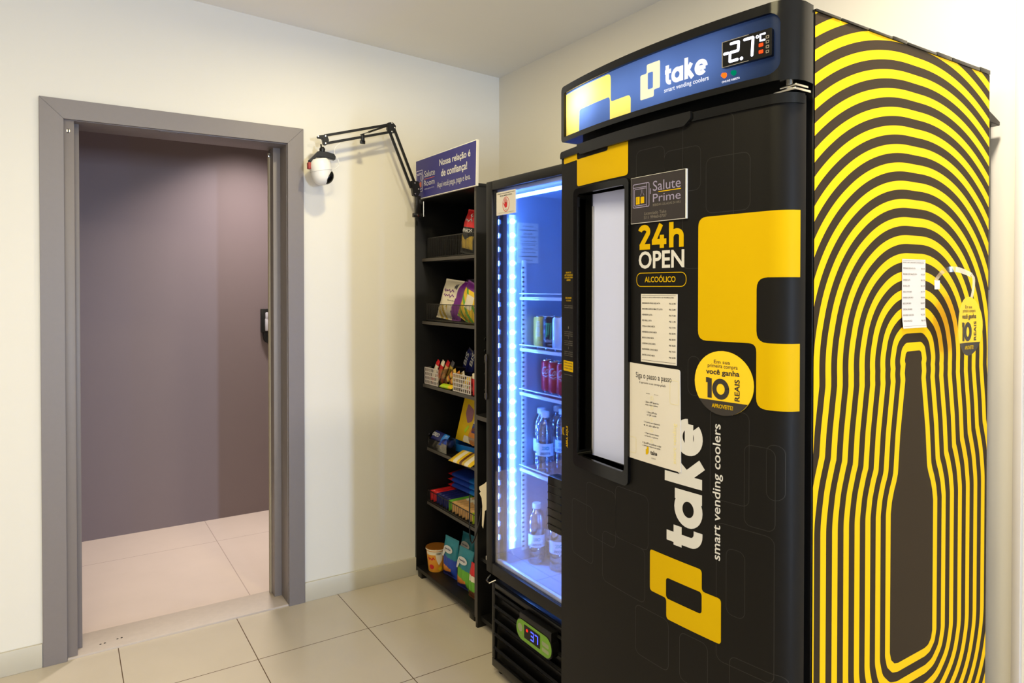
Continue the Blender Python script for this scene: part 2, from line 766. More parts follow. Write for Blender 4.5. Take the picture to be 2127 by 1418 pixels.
m.build('door_stop', DOORGREY, dr)
m = MB()
m.box((-1.1305, 0.001, 0.008), (-1.124, 0.19, 2.088), 0.001)
m.build('jamb', DOORGREY, dr)
m = MB()
m.box((-1.163, 0.105, 0.008), (-1.1305, 0.19, 2.088), 0.001)
m.build('door_stop', DOORGREY, dr)
m = MB()
m.tube([(-1.163, 0.17, 0.008), (-1.163, 0.17, 2.07)], 0.009, 10)
sl = m.build('seal_rod', BEIGE, dr)
m = MB()
m.lathe([(0, -0.006), (0.005, -0.005), (0.006, 0.0), (0.006, 0.004)], (-1.168, 0.158, 2.055), 12, 0, 'Y')
m.build('screw', CHROME, sl)
m = MB()
m.box((-1.9735, 0.001, 2.086), (-1.1265, 0.19, 2.0945), 0.001)
hd = m.build('head_jamb', DOORGREY, dr)
m = MB()
m.box((-1.645, 0.010, 2.0846), (-1.565, 0.030, 2.0866))
for x in (-1.64, -1.60, -1.57):
    m.lathe([(0, -0.0025), (0.003, -0.0025), (0.003, 0)], (x, 0.020, 2.0866), 8, 1)
m.build('strike_plate', [DOORGREY, INK], hd)

# corridor intercom
t = thing('intercom', 'black and grey intercom handset on the corridor wall, seen through the doorway', 'intercom', (-0.87, 1.435, 1.05))
m = MB()
m.box((-0.915, 1.400, 1.155), (-0.80, 1.435, 1.305), 0.004)
m.build('housing', BPLAS, t)
m = MB()
m.box((-0.895, 1.385, 1.165), (-0.85, 1.402, 1.245), 0.006).box((-0.893, 1.385, 1.235), (-0.872, 1.402, 1.285), 0.008)
hs = m.build('handset', pm('grey_plastic', (176, 172, 178), 0.4), t)
m = MB()
m.box((-0.872, 1.383, 1.185), (-0.852, 1.387, 1.210), 0.001)
m.build('button_pad', BPLAS, hs)
m = MB()
m.prism([(-0.905, 1.40, 1.155), (-0.80, 1.40, 1.155), (-0.80, 1.40, 1.07), (-0.86, 1.40, 1.075), (-0.895, 1.40, 1.10)], (0, 0.035, 0), 0, 0.003)
m.build('cradle', BPLAS, t)

# ------------------------------------------------------------------ snack shelf
SX, SB = -0.50, -0.02                       # front and back
sh = thing('bookcase', 'tall narrow black open bookcase full of snacks beside the white wall', 'shelf', (-0.26, -0.31, 0))
m = MB()
m.box((SX, -0.017, 0.025), (SB, -0.002, 1.872), 0.0008)
m.build('side_panel', BLACK, sh)
m = MB()
m.box((SX, -0.615, 0.025), (SB, -0.600, 1.872), 0.0008)
m.box((SX - 0.0012, -0.615, 0.025), (SX, -0.600, 1.872), 0, 1)
m.build('side_panel', [BLACK, EDGE], sh)
m = MB()
m.box((SB - 0.006, -0.600, 0.045), (SB, -0.017, 1.872))
m.build('back_panel', BLACK, sh)
m = MB()
m.box((SX, -0.615, 1.872), (SB, -0.002, 1.888), 0.0008)
m.box((SX - 0.0012, -0.615, 1.872), (SX, -0.002, 1.888), 0, 1)
m.build('top_panel', [BLACK, EDGE], sh)
for z, xf in ((1.587, -0.466), (1.275, -0.466), (0.960, -0.462), (0.638, -0.440), (0.365, -0.440)):
    m = MB()
    m.box((xf, -0.600, z - 0.015), (SB - 0.006, -0.017, z), 0.0008)
    m.box((xf - 0.0012, -0.600, z - 0.015), (xf, -0.017, z), 0, 1)
    m.build('shelf_board', [BLACK, EDGE], sh)
m = MB()
m.box((SX, -0.600, 0.030), (SB - 0.006, -0.017, 0.048), 0.0008)
m.build('bottom_panel', BLACK, sh)
for (x, y) in ((-0.47, -0.05), (-0.47, -0.57), (-0.06, -0.05), (-0.06, -0.57)):
    m = MB()
    m.box((x - 0.028, y - 0.022, 0), (x + 0.028, y + 0.022, 0.030), 0.002)
    m.build('foot', BPLAS, sh)
for z in (0.41, 0.55, 0.69, 0.76, 0.83, 1.00, 1.07, 1.12, 1.17, 1.22):
    m = MB()
    m.lathe([(0, -0.0025), (0.006, -0.0015), (0.0075, 0.0)], (-0.455, -0.615, z), 12, 0, 'Y')
    m.build('screw_cap', BGLOSS, sh)


def front_flat(x):
    """vertical surface facing the room (-X): a = -y"""
    return lambda a, z, d=0.0: Vector((x - d, -a, z))


def side_flat(y):
    """vertical surface facing -Y: a = x"""
    return lambda a, z, d=0.0: Vector((a, y - d, z))


# blue sign
t = thing('sign_board', 'blue sign board with white lettering on top of the black bookcase', 'sign', (-0.512, -0.34, 1.872))
sf = front_flat(-0.5135)
out = [(0.044, 1.925), (0.050, 1.905), (0.075, 1.880), (0.090, 1.8745), (0.636, 1.872), (0.643, 2.066), (0.044, 2.066)]
m = MB()
m.prism([(-0.502, -a, z) for a, z in out], (-0.0115, 0, 0), 0)
sb = m.build('board', WPLAS, t)
c0 = Vector((0.343, 1.97))
ins = [((a - c0.x) * 0.987 + c0.x, (z - c0.y) * 0.965 + c0.y) for a, z in out]
Flat().shape(ins).emit('print_field', NAVY, t, sf, 0.0004)
f = Flat()
f.text('Nossa relação é', 0.300, 1.997, 0.290, 0.037, 0.022)
f.text('de confiança!', 0.317, 1.945, 0.245, 0.042, 0.022)
f.text('Aqui você pega, paga e leva.', 0.278, 1.898, 0.312, 0.034, 0.0)
f.text('Salute', 0.142, 1.972, 0.112, 0.030, 0.0)
f.text('Room', 0.138, 1.930, 0.112, 0.027, 0.0)
f.emit('lettering', WHITEV, t, sf, 0.0010)
f = Flat()
f.stroke([(0.142, 1.963), (0.250, 1.963)], 0.0022, 0)
f.shape(rrect(0.074, 1.931, 0.090, 1.952, 0.001), mi=0)
f.shape(rrect(0.094, 1.931, 0.109, 1.955, 0.001), mi=0)
f.emit('orange_mark', pm('orange_print', (206, 92, 48), 0.45), t, sf, 0.0010)
f = Flat()
f.stroke(rrect(0.052, 1.910, 0.122, 2.012, 0.006), 0.0035, 0, closed=True)
f.stroke(rrect(0.059, 1.922, 0.115, 1.992, 0.003), 0.003, 0, closed=True)
f.stroke([(0.052, 1.998), (0.122, 1.998)], 0.003)
f.stroke([(0.130, 1.988), (0.130, 1.964)], 0.003)
f.stroke([(0.100, 1.985), (0.100, 1.970), (0.092, 1.958)], 0.002)
f.stroke([(0.105, 1.985), (0.105, 1.970), (0.113, 1.958)], 0.002)
f.text('bebidas geladas 24 hrs', 0.142, 1.911, 0.105, 0.008)
f.emit('line_mark', pm('pale_lilac_print', (196, 190, 214), 0.45), t, sf, 0.0010)

# ------------------------------------------------------------------ boom arm and camera
AY = -0.11
t = thing('boom_arm', 'black two-joint desk boom arm clamped to the bookcase, reaching left along the wall', 'arm', (-0.50, -0.06, 1.80))


def bar(p, q, r=0.0055):
    m = MB()
    p = Vector(p)
    q = Vector(q)
    d = (q - p).normalized()
    u = Vector((0, 1, 0))
    w = d.cross(u)
    k = [p + u * r + w * r, p - u * r + w * r, p - u * r - w * r, p + u * r - w * r]
    m.prism(k, q - p, 0, 0.001)
    return m


EL = Vector((-0.672, AY, 2.198))           # elbow
WR = Vector((-0.995, AY, 2.105))           # wrist
SHD = Vector((-0.555, AY, 1.925))          # shoulder
for off in ((0.012, 0, 0.004), (-0.014, 0, -0.004)):
    o = Vector(off)
    bar(SHD + o, EL + o).build('lower_bar', METAL, t)
for off in ((0.003, 0, 0.017), (0.009, 0, -0.017)):
    o = Vector(off)
    bar(WR + o, EL + o).build('upper_bar', METAL, t)


def spring(p, q, r=0.004, n=46):
    p = Vector(p)
    q = Vector(q)
    d = q - p
    L = d.length
    d.normalize()
    u = d.cross(Vector((0, 1, 0))).normalized()
    w = d.cross(u)
    pts = [p + d * L * i / (n * 4) + (u * math.cos(i * PI / 2) + w * math.sin(i * PI / 2)) * r for i in range(n * 4 + 1)]
    return MB().tube(pts, 0.0009, 4)


spring((-0.600, AY - 0.012, 2.05), (-0.556, AY - 0.012, 1.945)).build('spring', METAL, t)
bar((-0.592, AY - 0.012, 2.03), (-0.660, AY - 0.012, 2.185), 0.0018).build('tension_rod', METAL, t)
spring((-0.700, AY - 0.012, 2.200), (-0.790, AY - 0.012, 2.160)).build('spring', METAL, t)
bar((-0.79, AY - 0.012, 2.160), (-0.83, AY - 0.012, 2.143), 0.0018).build('tension_rod', METAL, t)
m = MB()
m.prism([EL + Vector(v) for v in ((-0.020, -0.010, 0.020), (0.004, -0.010, 0.026), (0.022, -0.010, 0.010), (0.016, -0.010, -0.024), (-0.008, -0.010, -0.028), (-0.022, -0.010, -0.010))], (0, 0.020, 0), 0, 0.002)
for v in ((0, 0, 0.02), (0.014, 0, 0.0), (0.0, 0, -0.02)):
    m.lathe([(0, -0.0135), (0.004, -0.0125), (0.0045, -0.010)], EL + Vector(v), 10, 1, 'Y')
m.build('elbow_joint', [METAL, CHROME], t)
m = MB()
m.prism([WR + Vector(v) for v in ((-0.030, -0.010, 0.012), (0.012, -0.010, 0.022), (0.022, -0.010, -0.004), (0.010, -0.010, -0.026), (-0.004, -0.010, -0.024), (-0.008, -0.010, 0.0), (-0.030, -0.010, 0.002))], (0, 0.020, 0), 0, 0.002)
for v in ((-0.027, 0, 0.008), (0.006, 0, 0.014), (0.006, 0, -0.018)):
    m.lathe([(0, -0.0135), (0.004, -0.0125), (0.0045, -0.010)], WR + Vector(v), 10, 1, 'Y')
m.build('wrist_joint', [METAL, CHROME], t)
m = MB()
m.prism([SHD + Vector(v) for v in ((-0.018, -0.012, 0.030), (0.022, -0.012, 0.030), (0.030, -0.012, -0.020), (0.016, -0.012, -0.046), (-0.006, -0.012, -0.040))], (0, 0.024, 0), 0, 0.002)
for v in ((0.0, 0, 0.02), (0.02, 0, -0.008), (0.002, 0, -0.032)):
    m.lathe([(0, -0.0155), (0.004, -0.0145), (0.0045, -0.012)], SHD + Vector(v), 10, 1, 'Y')
m.build('shoulder_joint', [METAL, CHROME], t)
m = MB()
m.box((-0.548, AY - 0.010, 1.80), (-0.522, AY + 0.010, 1.885), 0.002)
m.box((-0.560, AY - 0.010, 1.782), (-0.50, AY + 0.010, 1.802), 0.003)
m.box((-0.530, AY - 0.012, 1.845), (-0.5015, AY + 0.012, 1.868), 0.002)
cl = m.build('clamp', METAL, t)
m = MB()
m.tube([(-0.512, AY - 0.018, 1.785), (-0.512, AY - 0.018, 1.858)], 0.0035, 8)
m.tube([(-0.522, AY - 0.018, 1.790), (-0.502, AY - 0.018, 1.790)], 0.003, 8)
m.lathe([(0, -0.006), (0.006, -0.005), (0.006, 0.004), (0, 0.004)], (-0.540, AY - 0.012, 1.792), 10, 0, 'Y')
m.build('clamp_screw', CHROME, cl)
m = MB()
m.box((-0.820, AY - 0.009, 2.118), (-0.806, AY + 0.009, 2.150), 0.002).box((-0.826, AY - 0.004, 2.106), (-0.801, AY + 0.004, 2.122), 0.002)
m.build('cable_clip', METAL, t)
# holder under the wrist: stem, spreading jaw with a red pad
m = MB()
m.tube([(-1.008, AY, 2.082), (-1.005, AY, 2.062)], 0.004, 8)
m.lathe([(0, 2.046), (0.012, 2.048), (0.013, 2.062), (0.008, 2.070), (0, 2.071)], (-1.002, AY, 0), 14)
m.prism([(-1.066, AY - 0.012, 2.002), (-1.052, AY - 0.012, 1.990), (-1.030, AY - 0.012, 2.022), (-0.985, AY - 0.012, 2.022), (-0.945, AY - 0.012, 2.016), (-0.942, AY - 0.012, 2.042), (-0.985, AY - 0.012, 2.050), (-1.022, AY - 0.012, 2.050)], (0, 0.026, 0), 0, 0.003)
hj = m.build('holder_jaw', METAL, t)
m = MB()
m.box((-1.068, AY - 0.011, 1.966), (-1.054, AY + 0.012, 1.996), 0.003)
m.build('rubber_pad', pm('red_rubber', (150, 40, 26), 0.5), hj)

def smooth(pts, n=6):
    pts = [Vector(p) for p in pts]
    out = []
    for i in range(len(pts) - 1):
        a, b_, c, d = pts[max(i - 1, 0)], pts[i], pts[i + 1], pts[min(i + 2, len(pts) - 1)]
        for k in range(n):
            u = k / n
            out.append(0.5 * (2 * b_ + (c - a) * u + (2 * a - 5 * b_ + 4 * c - d) * u * u + (3 * b_ - a - 3 * c + d) * u ** 3))
    return out + [pts[-1]]


t = thing('security_camera', 'white egg-shaped dome security camera hanging from the boom arm', 'camera', (-1.005, AY, 1.90))
prof = [(0, 0.0), (0.018, 0.002), (0.032, 0.010), (0.041, 0.024), (0.045, 0.042), (0.046, 0.060)]
m = MB()
Mt = Matrix.Rotation(R(-10), 3, 'Y')
m.lathe(prof + [(0.0465, 0.062)], (-0.996, AY, 1.900), 28, 0, 'Z', Mt)
cb = m.build('camera_head', WPLAS, t)
m = MB()
m.lathe([(0.0475, 0.0625), (0.048, 0.085), (0.044, 0.104), (0.034, 0.116), (0.0, 0.120)], (-0.996, AY, 1.900), 28, 0, 'Z', Mt)
m.build('camera_base', WPLAS, t)


LD = Vector((0.30, -0.80, -0.62)).normalized() + Vector((0.55, -0.25, 0.0))
LD.normalize()
LT = (Vector((-0.25, 0.1, -1)) - LD * LD.dot(Vector((-0.25, 0.1, -1)))).normalized()
LS = LD.cross(LT)


def lens_fn(u, v):
    # an oval black window moulded into the lower front of the ball
    q = 2 * PI * u
    x_, y_ = R(27) * v * math.cos(q), R(44) * v * math.sin(q)
    d = (LD + LS * math.tan(x_) + LT * math.tan(y_)).normalized()
    rr = 0.0455 + 0.0030 * (1 - v ** 6)
    return Vector((-0.998, AY, 1.946)) + Vector((d.x * rr, d.y * rr, d.z * (rr + 0.0005)))


MB().grid(lens_fn, 28, 10, closed_u=True).build('lens_band', BGLOSS, cb)
m = MB()
pts = smooth([(-0.955, AY - 0.005, 1.972), (-0.943, AY - 0.01, 1.980), (-0.930, AY - 0.01, 1.995), (-0.932, AY - 0.01, 2.018), (-0.948, AY - 0.012, 2.040), (-0.950, AY - 0.012, 2.06), (-0.94, AY - 0.008, 2.08), (-0.92, AY - 0.008, 2.098)])
m.tube(pts, 0.0016, 6)
m.build('cable', WPLAS, t)


# ------------------------------------------------------------------ snacks on the shelf
def wire_basket(name_label, x0, x1, y0, y1, z, h, step=0.011):
    t = thing('wire_basket', name_label, 'basket', ((x0 + x1) / 2, (y0 + y1) / 2, z), 'black wire baskets on the bookcase')
    m = MB()
    for zz, r in ((z + h, 0.0022), (z + 0.004, 0.0018)):
        m.tube([(x0, y0, zz), (x1, y0, zz), (x1, y1, zz), (x0, y1, zz)], r, 6, closed=True)
    m.build('rim', WIRE, t)
    m = MB()
    n = int(abs(y1 - y0) / step)
    for i in range(n + 1):
        y = y0 + (y1 - y0) * i / n
        m.tube([(x0, y, z + h), (x0, y, z + 0.004), (x1, y, z + 0.004), (x1, y, z + h)], 0.0012, 5)
    n = int(abs(x1 - x0) / step)
    for i in range(1, n):
        x = x0 + (x1 - x0) * i / n
        m.tube([(x, y0, z + h), (x, y0, z + 0.004), (x, y1, z + 0.004), (x, y1, z + h)], 0.0012, 5)
    m.build('wires', WIRE, t)
    return t


def make_pouch(name, label, cat, w, h, d, rot, c, mats, bands, group=None, words=None):
    M = rot
    if name == 'snack_bag':
        group = 'snack bags on the upper shelves'
    t = thing(name, label, cat, c, group)
    c = Vector(c)
    b = bmesh.new()
    nu, nv = 34, 54
    crimp = 0.06

    def P(u, v, s):
        e = max(0.0, 1 - abs(2 * u - 1) ** 2.4)
        vv = min(v, 1 - v)
        k = min(1.0, max(0.0, vv - crimp * 0.6) / 0.28)
        k = k * (2 - k)
        th = d / 2 * (e ** 0.6) * k + 0.0007
        wob = 0.004 * math.sin(u * 17 + v * 9)
        return M @ Vector(((u - 0.5) * w * (1 - 0.05 * k), s * (th + wob * 0.3 * k), v * h)) + c

    for s in (-1, 1):
        vs = [[b.verts.new(P(i / nu, j / nv, s)) for j in range(nv + 1)] for i in range(nu + 1)]
        for i in range(nu):
            for j in range(nv):
                q = (vs[i][j], vs[i + 1][j], vs[i + 1][j + 1], vs[i][j + 1])
                f = b.faces.new(q if s < 0 else q[::-1])
                f.material_index = bands((i + 0.5) / nu, (j + 0.5) / nv)
                f.smooth = True
    mb = MB()
    mb.bm.free()
    mb.bm = b
    mb.build('bag', mats, t, 60)
    if words:
        for (s, u, v, ww, hh, mt, bold) in words:
            f = Flat()
            if s.startswith('~'):
                f.scribble(0, 0, ww, hh, int(s[1:]), hh * 0.2)
            else:
                f.text(s, 0, 0, ww, hh, bold)

            def surf(a, z, dd, u=u, v=v):
                q0 = P(u + a / w, v + z / h, -1)
                return q0 + M @ Vector((0, -0.0012, 0))
            f.emit('lettering', mt, t, surf, 0, 0.02)
    return t


def rotz(a):
    return Matrix.Rotation(R(a), 3, 'Z')


FACE = rotz(-90)        # local front (-y) looks towards -X (the room)
CREAM = pm('cream_print', (226, 214, 190), 0.35)
GOLDP = pm('gold_print', (198, 164, 60), 0.35)
PURPLE = pm('purple_print', (112, 34, 128), 0.35)
GREYF = pm('grey_foil', (92, 88, 94), 0.35, 0.3)
YPRINT = pm('yellow_print', (228, 186, 24), 0.35)
GPRINT = pm('green_print', (96, 160, 44), 0.35)
TEAL = pm('teal_print', (34, 116, 132), 0.35)
BLUEP = pm('blue_print', (30, 62, 160), 0.35)
SKYP = pm('bright_blue_print', (18, 108, 190), 0.35)
NAVP = pm('dark_blue_print', (26, 30, 92), 0.35)
ORANGE = pm('orange_food_print', (214, 130, 50), 0.4)
TAN = pm('tan_wrapper', (206, 160, 104), 0.4)
BROWN = pm('brown_wrapper', (96, 54, 26), 0.35)
LIME = pm('lime_wrapper', (178, 206, 20), 0.35)
BLACKP = pm('black_print', (24, 24, 24), 0.35)
PINKP = pm('pink_print', (208, 112, 104), 0.4)

wire_basket('low black wire basket on the top shelf of the bookcase', -0.45, -0.22, -0.585, -0.050, 1.588, 0.100)
tilt = Matrix.Rotation(R(-12), 3, 'X')
make_pouch('snack_bag', 'red and black bag of cheese snacks standing in the top basket', 'snack bag', 0.135, 0.205, 0.055,
           FACE @ Matrix.Rotation(R(9), 3, 'Y') @ Matrix.Rotation(R(-8), 3, 'X'), (-0.415, -0.385, 1.597), [RED, BLACKP, GOLDP],
           lambda u, v: 0 if v > 0.60 else (1 if v > 0.42 or v < 0.12 else (2 if (0.18 < u < 0.9 and (v < 0.36 + 0.05 * math.sin(9 * u))) else 1)),
           words=[('VINHOS', 0.12, 0.47, 0.095, 0.018, WHITEV, 0.02), ('~3', 0.22, 0.70, 0.07, 0.020, WHITEV, 0.02), ('~1', 0.45, 0.80, 0.025, 0.026, WHITEV, 0.02)])

wire_basket('low black wire basket on the second shelf of the bookcase', -0.45, -0.22, -0.585, -0.030, 1.276, 0.085)
make_pouch('snack_bag', 'white and purple bag of snacks leaning in the second basket', 'snack bag', 0.190, 0.200, 0.06,
           FACE @ rotz(10) @ Matrix.Rotation(R(6), 3, 'Y') @ Matrix.Rotation(R(-14), 3, 'X'), (-0.395, -0.160, 1.285), [CREAM, PURPLE, GOLDP],
           lambda u, v: 1 if u > 0.76 - 0.18 * (0.6 - v) * (v < 0.6) else (2 if (v < 0.34 and 0.12 < u < 0.5 and math.sin(31 * u + 17 * v) > -0.1) else 0),
           words=[('~4', 0.20, 0.64, 0.085, 0.022, PURPLE, 0.02), ('~4', 0.24, 0.52, 0.085, 0.022, PURPLE, 0.02), ('~6', 0.46, 0.44, 0.055, 0.008, BLACKP, 0.02), ('~2', 0.60, 0.70, 0.020, 0.040, GREYF, 0.02)])
make_pouch('snack_bag', 'yellow and green bag of snacks at the right end of the second basket', 'snack bag', 0.16, 0.18, 0.05,
           FACE @ Matrix.Rotation(R(18), 3, 'Y') @ Matrix.Rotation(R(-10), 3, 'X'), (-0.405, -0.350, 1.286), [YPRINT, GPRINT, PURPLE, CREAM],
           lambda u, v: 2 if v > 0.82 else (3 if (0.4 < u < 0.8 and 0.35 < v < 0.7) else (1 if math.sin(13 * u + 21 * v) > 0.45 else 0)))
make_pouch('snack_bag', 'plain grey foil bag behind the purple one on the second shelf', 'snack bag', 0.19, 0.20, 0.05,
           FACE @ Matrix.Rotation(R(-8), 3, 'X'), (-0.305, -0.230, 1.286), [GREYF], lambda u, v: 0)


def clear_bin(label, x0, x1, y0, y1, z, h):
    t = thing('plastic_bin', label, 'bin', ((x0 + x1) / 2, (y0 + y1) / 2, z), 'clear bins on the third shelf')
    m = MB()
    th = 0.002
    m.box((x0, y0, z), (x1, y1, z + th))
    m.box((x1 - th, y0, z + th), (x1, y1, z + h)).box((x0 + th, y0, z + th), (x1 - th, y0 + th, z + h)).box((x0 + th, y1 - th, z + th), (x1 - th, y1, z + h))
    m.build('walls', CLEARBOX, t)
    # perforated front made of a lattice of bars
    m = MB()
    n = 9
    for i in range(n + 1):
        y = y0 + (y1 - y0) * i / n
        m.box((x0 - 0.0005, y - 0.0022, z), (x0 + 0.002, y + 0.0022, z + h))
    k = 4
    for j in range(k + 1):
        zz = z + (h - 0.004) * j / k
        m.box((x0 - 0.001, y0, zz), (x0 + 0.0022, y1, zz + 0.0045))
    m.build('perforated_front', FROST, t)
    return t


FROST = pm('frosted_plastic', (196, 186, 180), 0.3, var=0.03)
clear_bin('perforated clear plastic bin at the left of the third shelf', -0.455, -0.30, -0.165, -0.022, 0.961, 0.083)
clear_bin('perforated clear plastic bin at the right of the third shelf', -0.455, -0.30, -0.485, -0.322, 0.961, 0.083)


def bar_pack(name, label, cat, c, s, rot, mats, stripes, group=None, words=None):
    """flow-wrapped bar: soft long body with flat crimped ends; length along local x"""
    t = thing(name, label, cat, c, group)
    L, w, th = s
    c = Vector(c)
    M = rot
    b = bmesh.new()
    n, k = 18, 12
    rings = []
    for i in range(n + 1):
        u = i / n
        e = min(u, 1 - u)
        q = min(1.0, max(0.02, (e - 0.05) / 0.10))
        q = q * (2 - q)
        ring = []
        for j in range(k):
            t_ = 2 * PI * j / k
            cy, cz = math.cos(t_), math.sin(t_)
            ring.append(b.verts.new(M @ Vector(((u - 0.5) * L, math.copysign(abs(cy) ** 0.6, cy) * w / 2, (math.copysign(abs(cz) ** 0.7, cz)) * max(0.0008, th / 2 * q))) + c))
        rings.append(ring)
    for i in range(n):
        for j in range(k):
            f = b.faces.new((rings[i][j], rings[i][(j + 1) % k], rings[i + 1][(j + 1) % k], rings[i + 1][j]))
            f.material_index = stripes((i + 0.5) / n)
            f.smooth = True
    b.faces.new(rings[0][::-1])
    b.faces.new(rings[-1])
    bmesh.ops.recalc_face_normals(b, faces=b.faces[:])
    mb = MB()
    mb.bm.free()
    mb.bm = b
    mb.build('wrapper', mats, t, 60)
    if words:
        for (sx, u0, ww, hh, mt) in words:
            f = Flat()
            f.text(sx, (u0 - 0.5) * L, -hh / 2, ww, hh, 0.02)
            f.emit('lettering', mt, t, lambda a, z, d: M @ Vector((a, z, th / 2 + 0.0014)) + c, 0)
    return t


def basis(x, z):
    """rotation whose local x is x and local z (label side) is nearly z"""
    x = Vector(x).normalized()
    z = Vector(z)
    y = z.cross(x).normalized()
    z = x.cross(y)
    return Matrix((x, y, z)).transposed()


GC = 'candy bars in the left bin'
for i, (y, dx, mt, lab) in enumerate([(-0.055, 0.0, [RED, CREAM], 'red and cream candy bar standing leftmost in the left bin'),
                                      (-0.085, 0.012, [CREAM, RED], 'cream candy bar with red ends standing in the middle of the left bin'),
                                      (-0.118, 0.022, [RED, TAN], 'red and tan candy bar standing third from the left in the left bin'),
                                      (-0.145, 0.034, [GREYF, GOLDP], 'grey and gold candy bar standing rightmost in the left bin')]):
    bar_pack('candy_bar', lab, 'candy bar', (-0.412 + dx, y, 1.025), (0.118, 0.030, 0.012), basis((0.15, -0.35, 0.9), (-1, 0, 0.2)), mt, lambda u: 0 if u < 0.2 or u > 0.8 else 1, GC)
GB = 'gold wrapped bars between the bins'
for i, (y, z, mt, lab) in enumerate([(-0.205, 1.000, [ORANGE, BROWN, GOLDP], 'orange and brown bar leaning against the left bin'),
                                     (-0.245, 0.992, [GOLDP, BROWN, ORANGE], 'gold bar lying between the two clear bins'),
                                     (-0.290, 0.996, [BROWN, GOLDP, CREAM], 'brown and gold bar leaning on the right bin')]):
    bar_pack('candy_bar', lab, 'candy bar', (-0.405, y, z + 0.012), (0.105, 0.030, 0.016), basis((0.1, -0.75, 0.6), (-1, 0, 0.25)), mt, lambda u: int(u * 9) % 3, GB)
bar_pack('candy_packet', 'lime green candy packet lying at the front of the third shelf', 'candy packet', (-0.446, -0.245, 0.971), (0.115, 0.026, 0.018), basis((0.05, -1, 0.0), (-0.4, 0, 1)), [LIME, YPRINT], lambda u: 0 if u < 0.75 else 1)
for i, (p, lab) in enumerate([((-0.262, -0.105, 1.048), 'upright dark blue wafer pack behind the right bin, the left one'), ((-0.262, -0.165, 1.048), 'upright dark blue wafer pack behind the right bin, the right one')]):
    bar_pack('wafer_pack', lab, 'wafer pack', p, (0.19, 0.046, 0.022), basis((0.05, -0.42, 0.9), (-1, 0, 0.1)), [NAVP, BLUEP, GREYF], lambda u: 1 if u < 0.25 else (2 if u > 0.92 else 0), 'wafer packs', [('BIS', 0.52, 0.07, 0.030, WHITEV)])
for i, (p, mt, lab) in enumerate([((-0.40, -0.375, 0.985), [CREAM, GPRINT], 'cream sweet packet lying low in the right bin'), ((-0.40, -0.43, 0.985), [PINKP, CREAM], 'pink sweet packet lying low in the right bin'),
                                  ((-0.40, -0.395, 1.012), [YPRINT, CREAM], 'yellowish sweet packet lying on top in the right bin'), ((-0.40, -0.445, 1.018), [RED, CREAM], 'red sweet packet lying on top in the right bin')]):
    bar_pack('sweet_packet', lab, 'sweet packet', p, (0.075, 0.05, 0.024), basis((0.3, -0.9, 0.1), (-0.6, 0, 0.8)), mt, lambda u: 0 if u < 0.6 else 1, 'sweets in the right bin')
t = thing('candy_carton', 'small red candy carton with a white lid right of the right bin', 'carton', (-0.42, -0.53, 0.961))
MB().box((-0.45, -0.57, 0.961), (-0.36, -0.495, 1.035), 0.002).build('carton', RED, t)
MB().box((-0.452, -0.572, 1.035), (-0.358, -0.493, 1.060), 0.004).build('lid', CREAM, t)

# fourth shelf
t = thing('cereal_box', 'tall yellow cardboard box of snacks leaning back on the fourth shelf', 'box', (-0.33, -0.39, 0.66))
Mb = rotz(-76) @ Matrix.Rotation(R(-12), 3, 'X') @ Matrix.Rotation(R(6), 3, 'Y')
bc = Vector((-0.265, -0.215, 0.785))
m = MB()
m.box(bc - Vector((0.10, 0.02, 0.118)), bc + Vector((0.10, 0.02, 0.118)), 0.0015, 0, 2, Mb)
m.build('carton', YPRINT, t)
bs = lambda a, z, d=0.0: Mb @ Vector((a, -0.0205 - d, z)) + bc
f = Flat()
f.shape(rpoly([(-0.062, 0.07), (-0.012, 0.045), (-0.010, -0.01), (-0.040, -0.025), (-0.066, 0.02)], 0.01), mi=0)
f.shape(rrect(0.0, -0.062, 0.09, -0.018, 0.004), mi=1)
f.shape(circle((0.03, -0.075), 0.045, 20), mi=2)
f.shape(rrect(-0.045, -0.115, 0.09, -0.085, 0.006), mi=3)
f.shape(rpoly([(-0.052, -0.062), (-0.030, -0.03), (-0.022, -0.04), (-0.04, -0.075)], 0.003), mi=4)
f.shape(rrect(0.004, -0.03, 0.010, 0.08, 0.001), mi=5)
f.emit('printed_picture', [pm('mauve_print', (150, 96, 112), 0.4), BLUEP, ORANGE, CREAM, LIME, CREAM], t, bs, 0.0006)
MT = rotz(14)
tc_ = Vector((-0.265, -0.215, 0.6390))


def tray_box(m, lo, hi):
    lo, hi = Vector(lo), Vector(hi)
    return m.obox(tc_ + MT @ ((lo + hi) / 2), hi - lo, MT)


m = MB()
tray_box(m, (-0.085, -0.14, 0), (0.085, 0.14, 0.002))
tray_box(m, (-0.085, -0.14, 0.002), (-0.082, 0.14, 0.034))
tray_box(m, (0.082, -0.14, 0.002), (0.085, 0.14, 0.034))
tray_box(m, (-0.082, -0.14, 0.002), (0.082, -0.137, 0.034))
tray_box(m, (-0.082, 0.137, 0.002), (0.082, 0.14, 0.034))
tag(m.build('display_tray', SKYP), 'bright blue cardboard display tray holding the yellow box', 'tray')
m = MB()
x0, x1, yy0, yy1, z = -0.438, -0.386, -0.220, -0.024, 0.639
m.box((x0, yy0, z), (x1, yy1, z + 0.002)).box((x0, yy0, z + 0.002), (x0 + 0.002, yy1, z + 0.045)).box((x1 - 0.002, yy0, z + 0.002), (x1, yy1, z + 0.07))
m.box((x0 + 0.002, yy0, z + 0.002), (x1 - 0.002, yy0 + 0.002, z + 0.07)).box((x0 + 0.002, yy1 - 0.002, z + 0.002), (x1 - 0.002, yy1, z + 0.07))
tag(m.build('plastic_tray', CLEARBOX), 'clear plastic tray at the left end of the fourth shelf', 'tray')
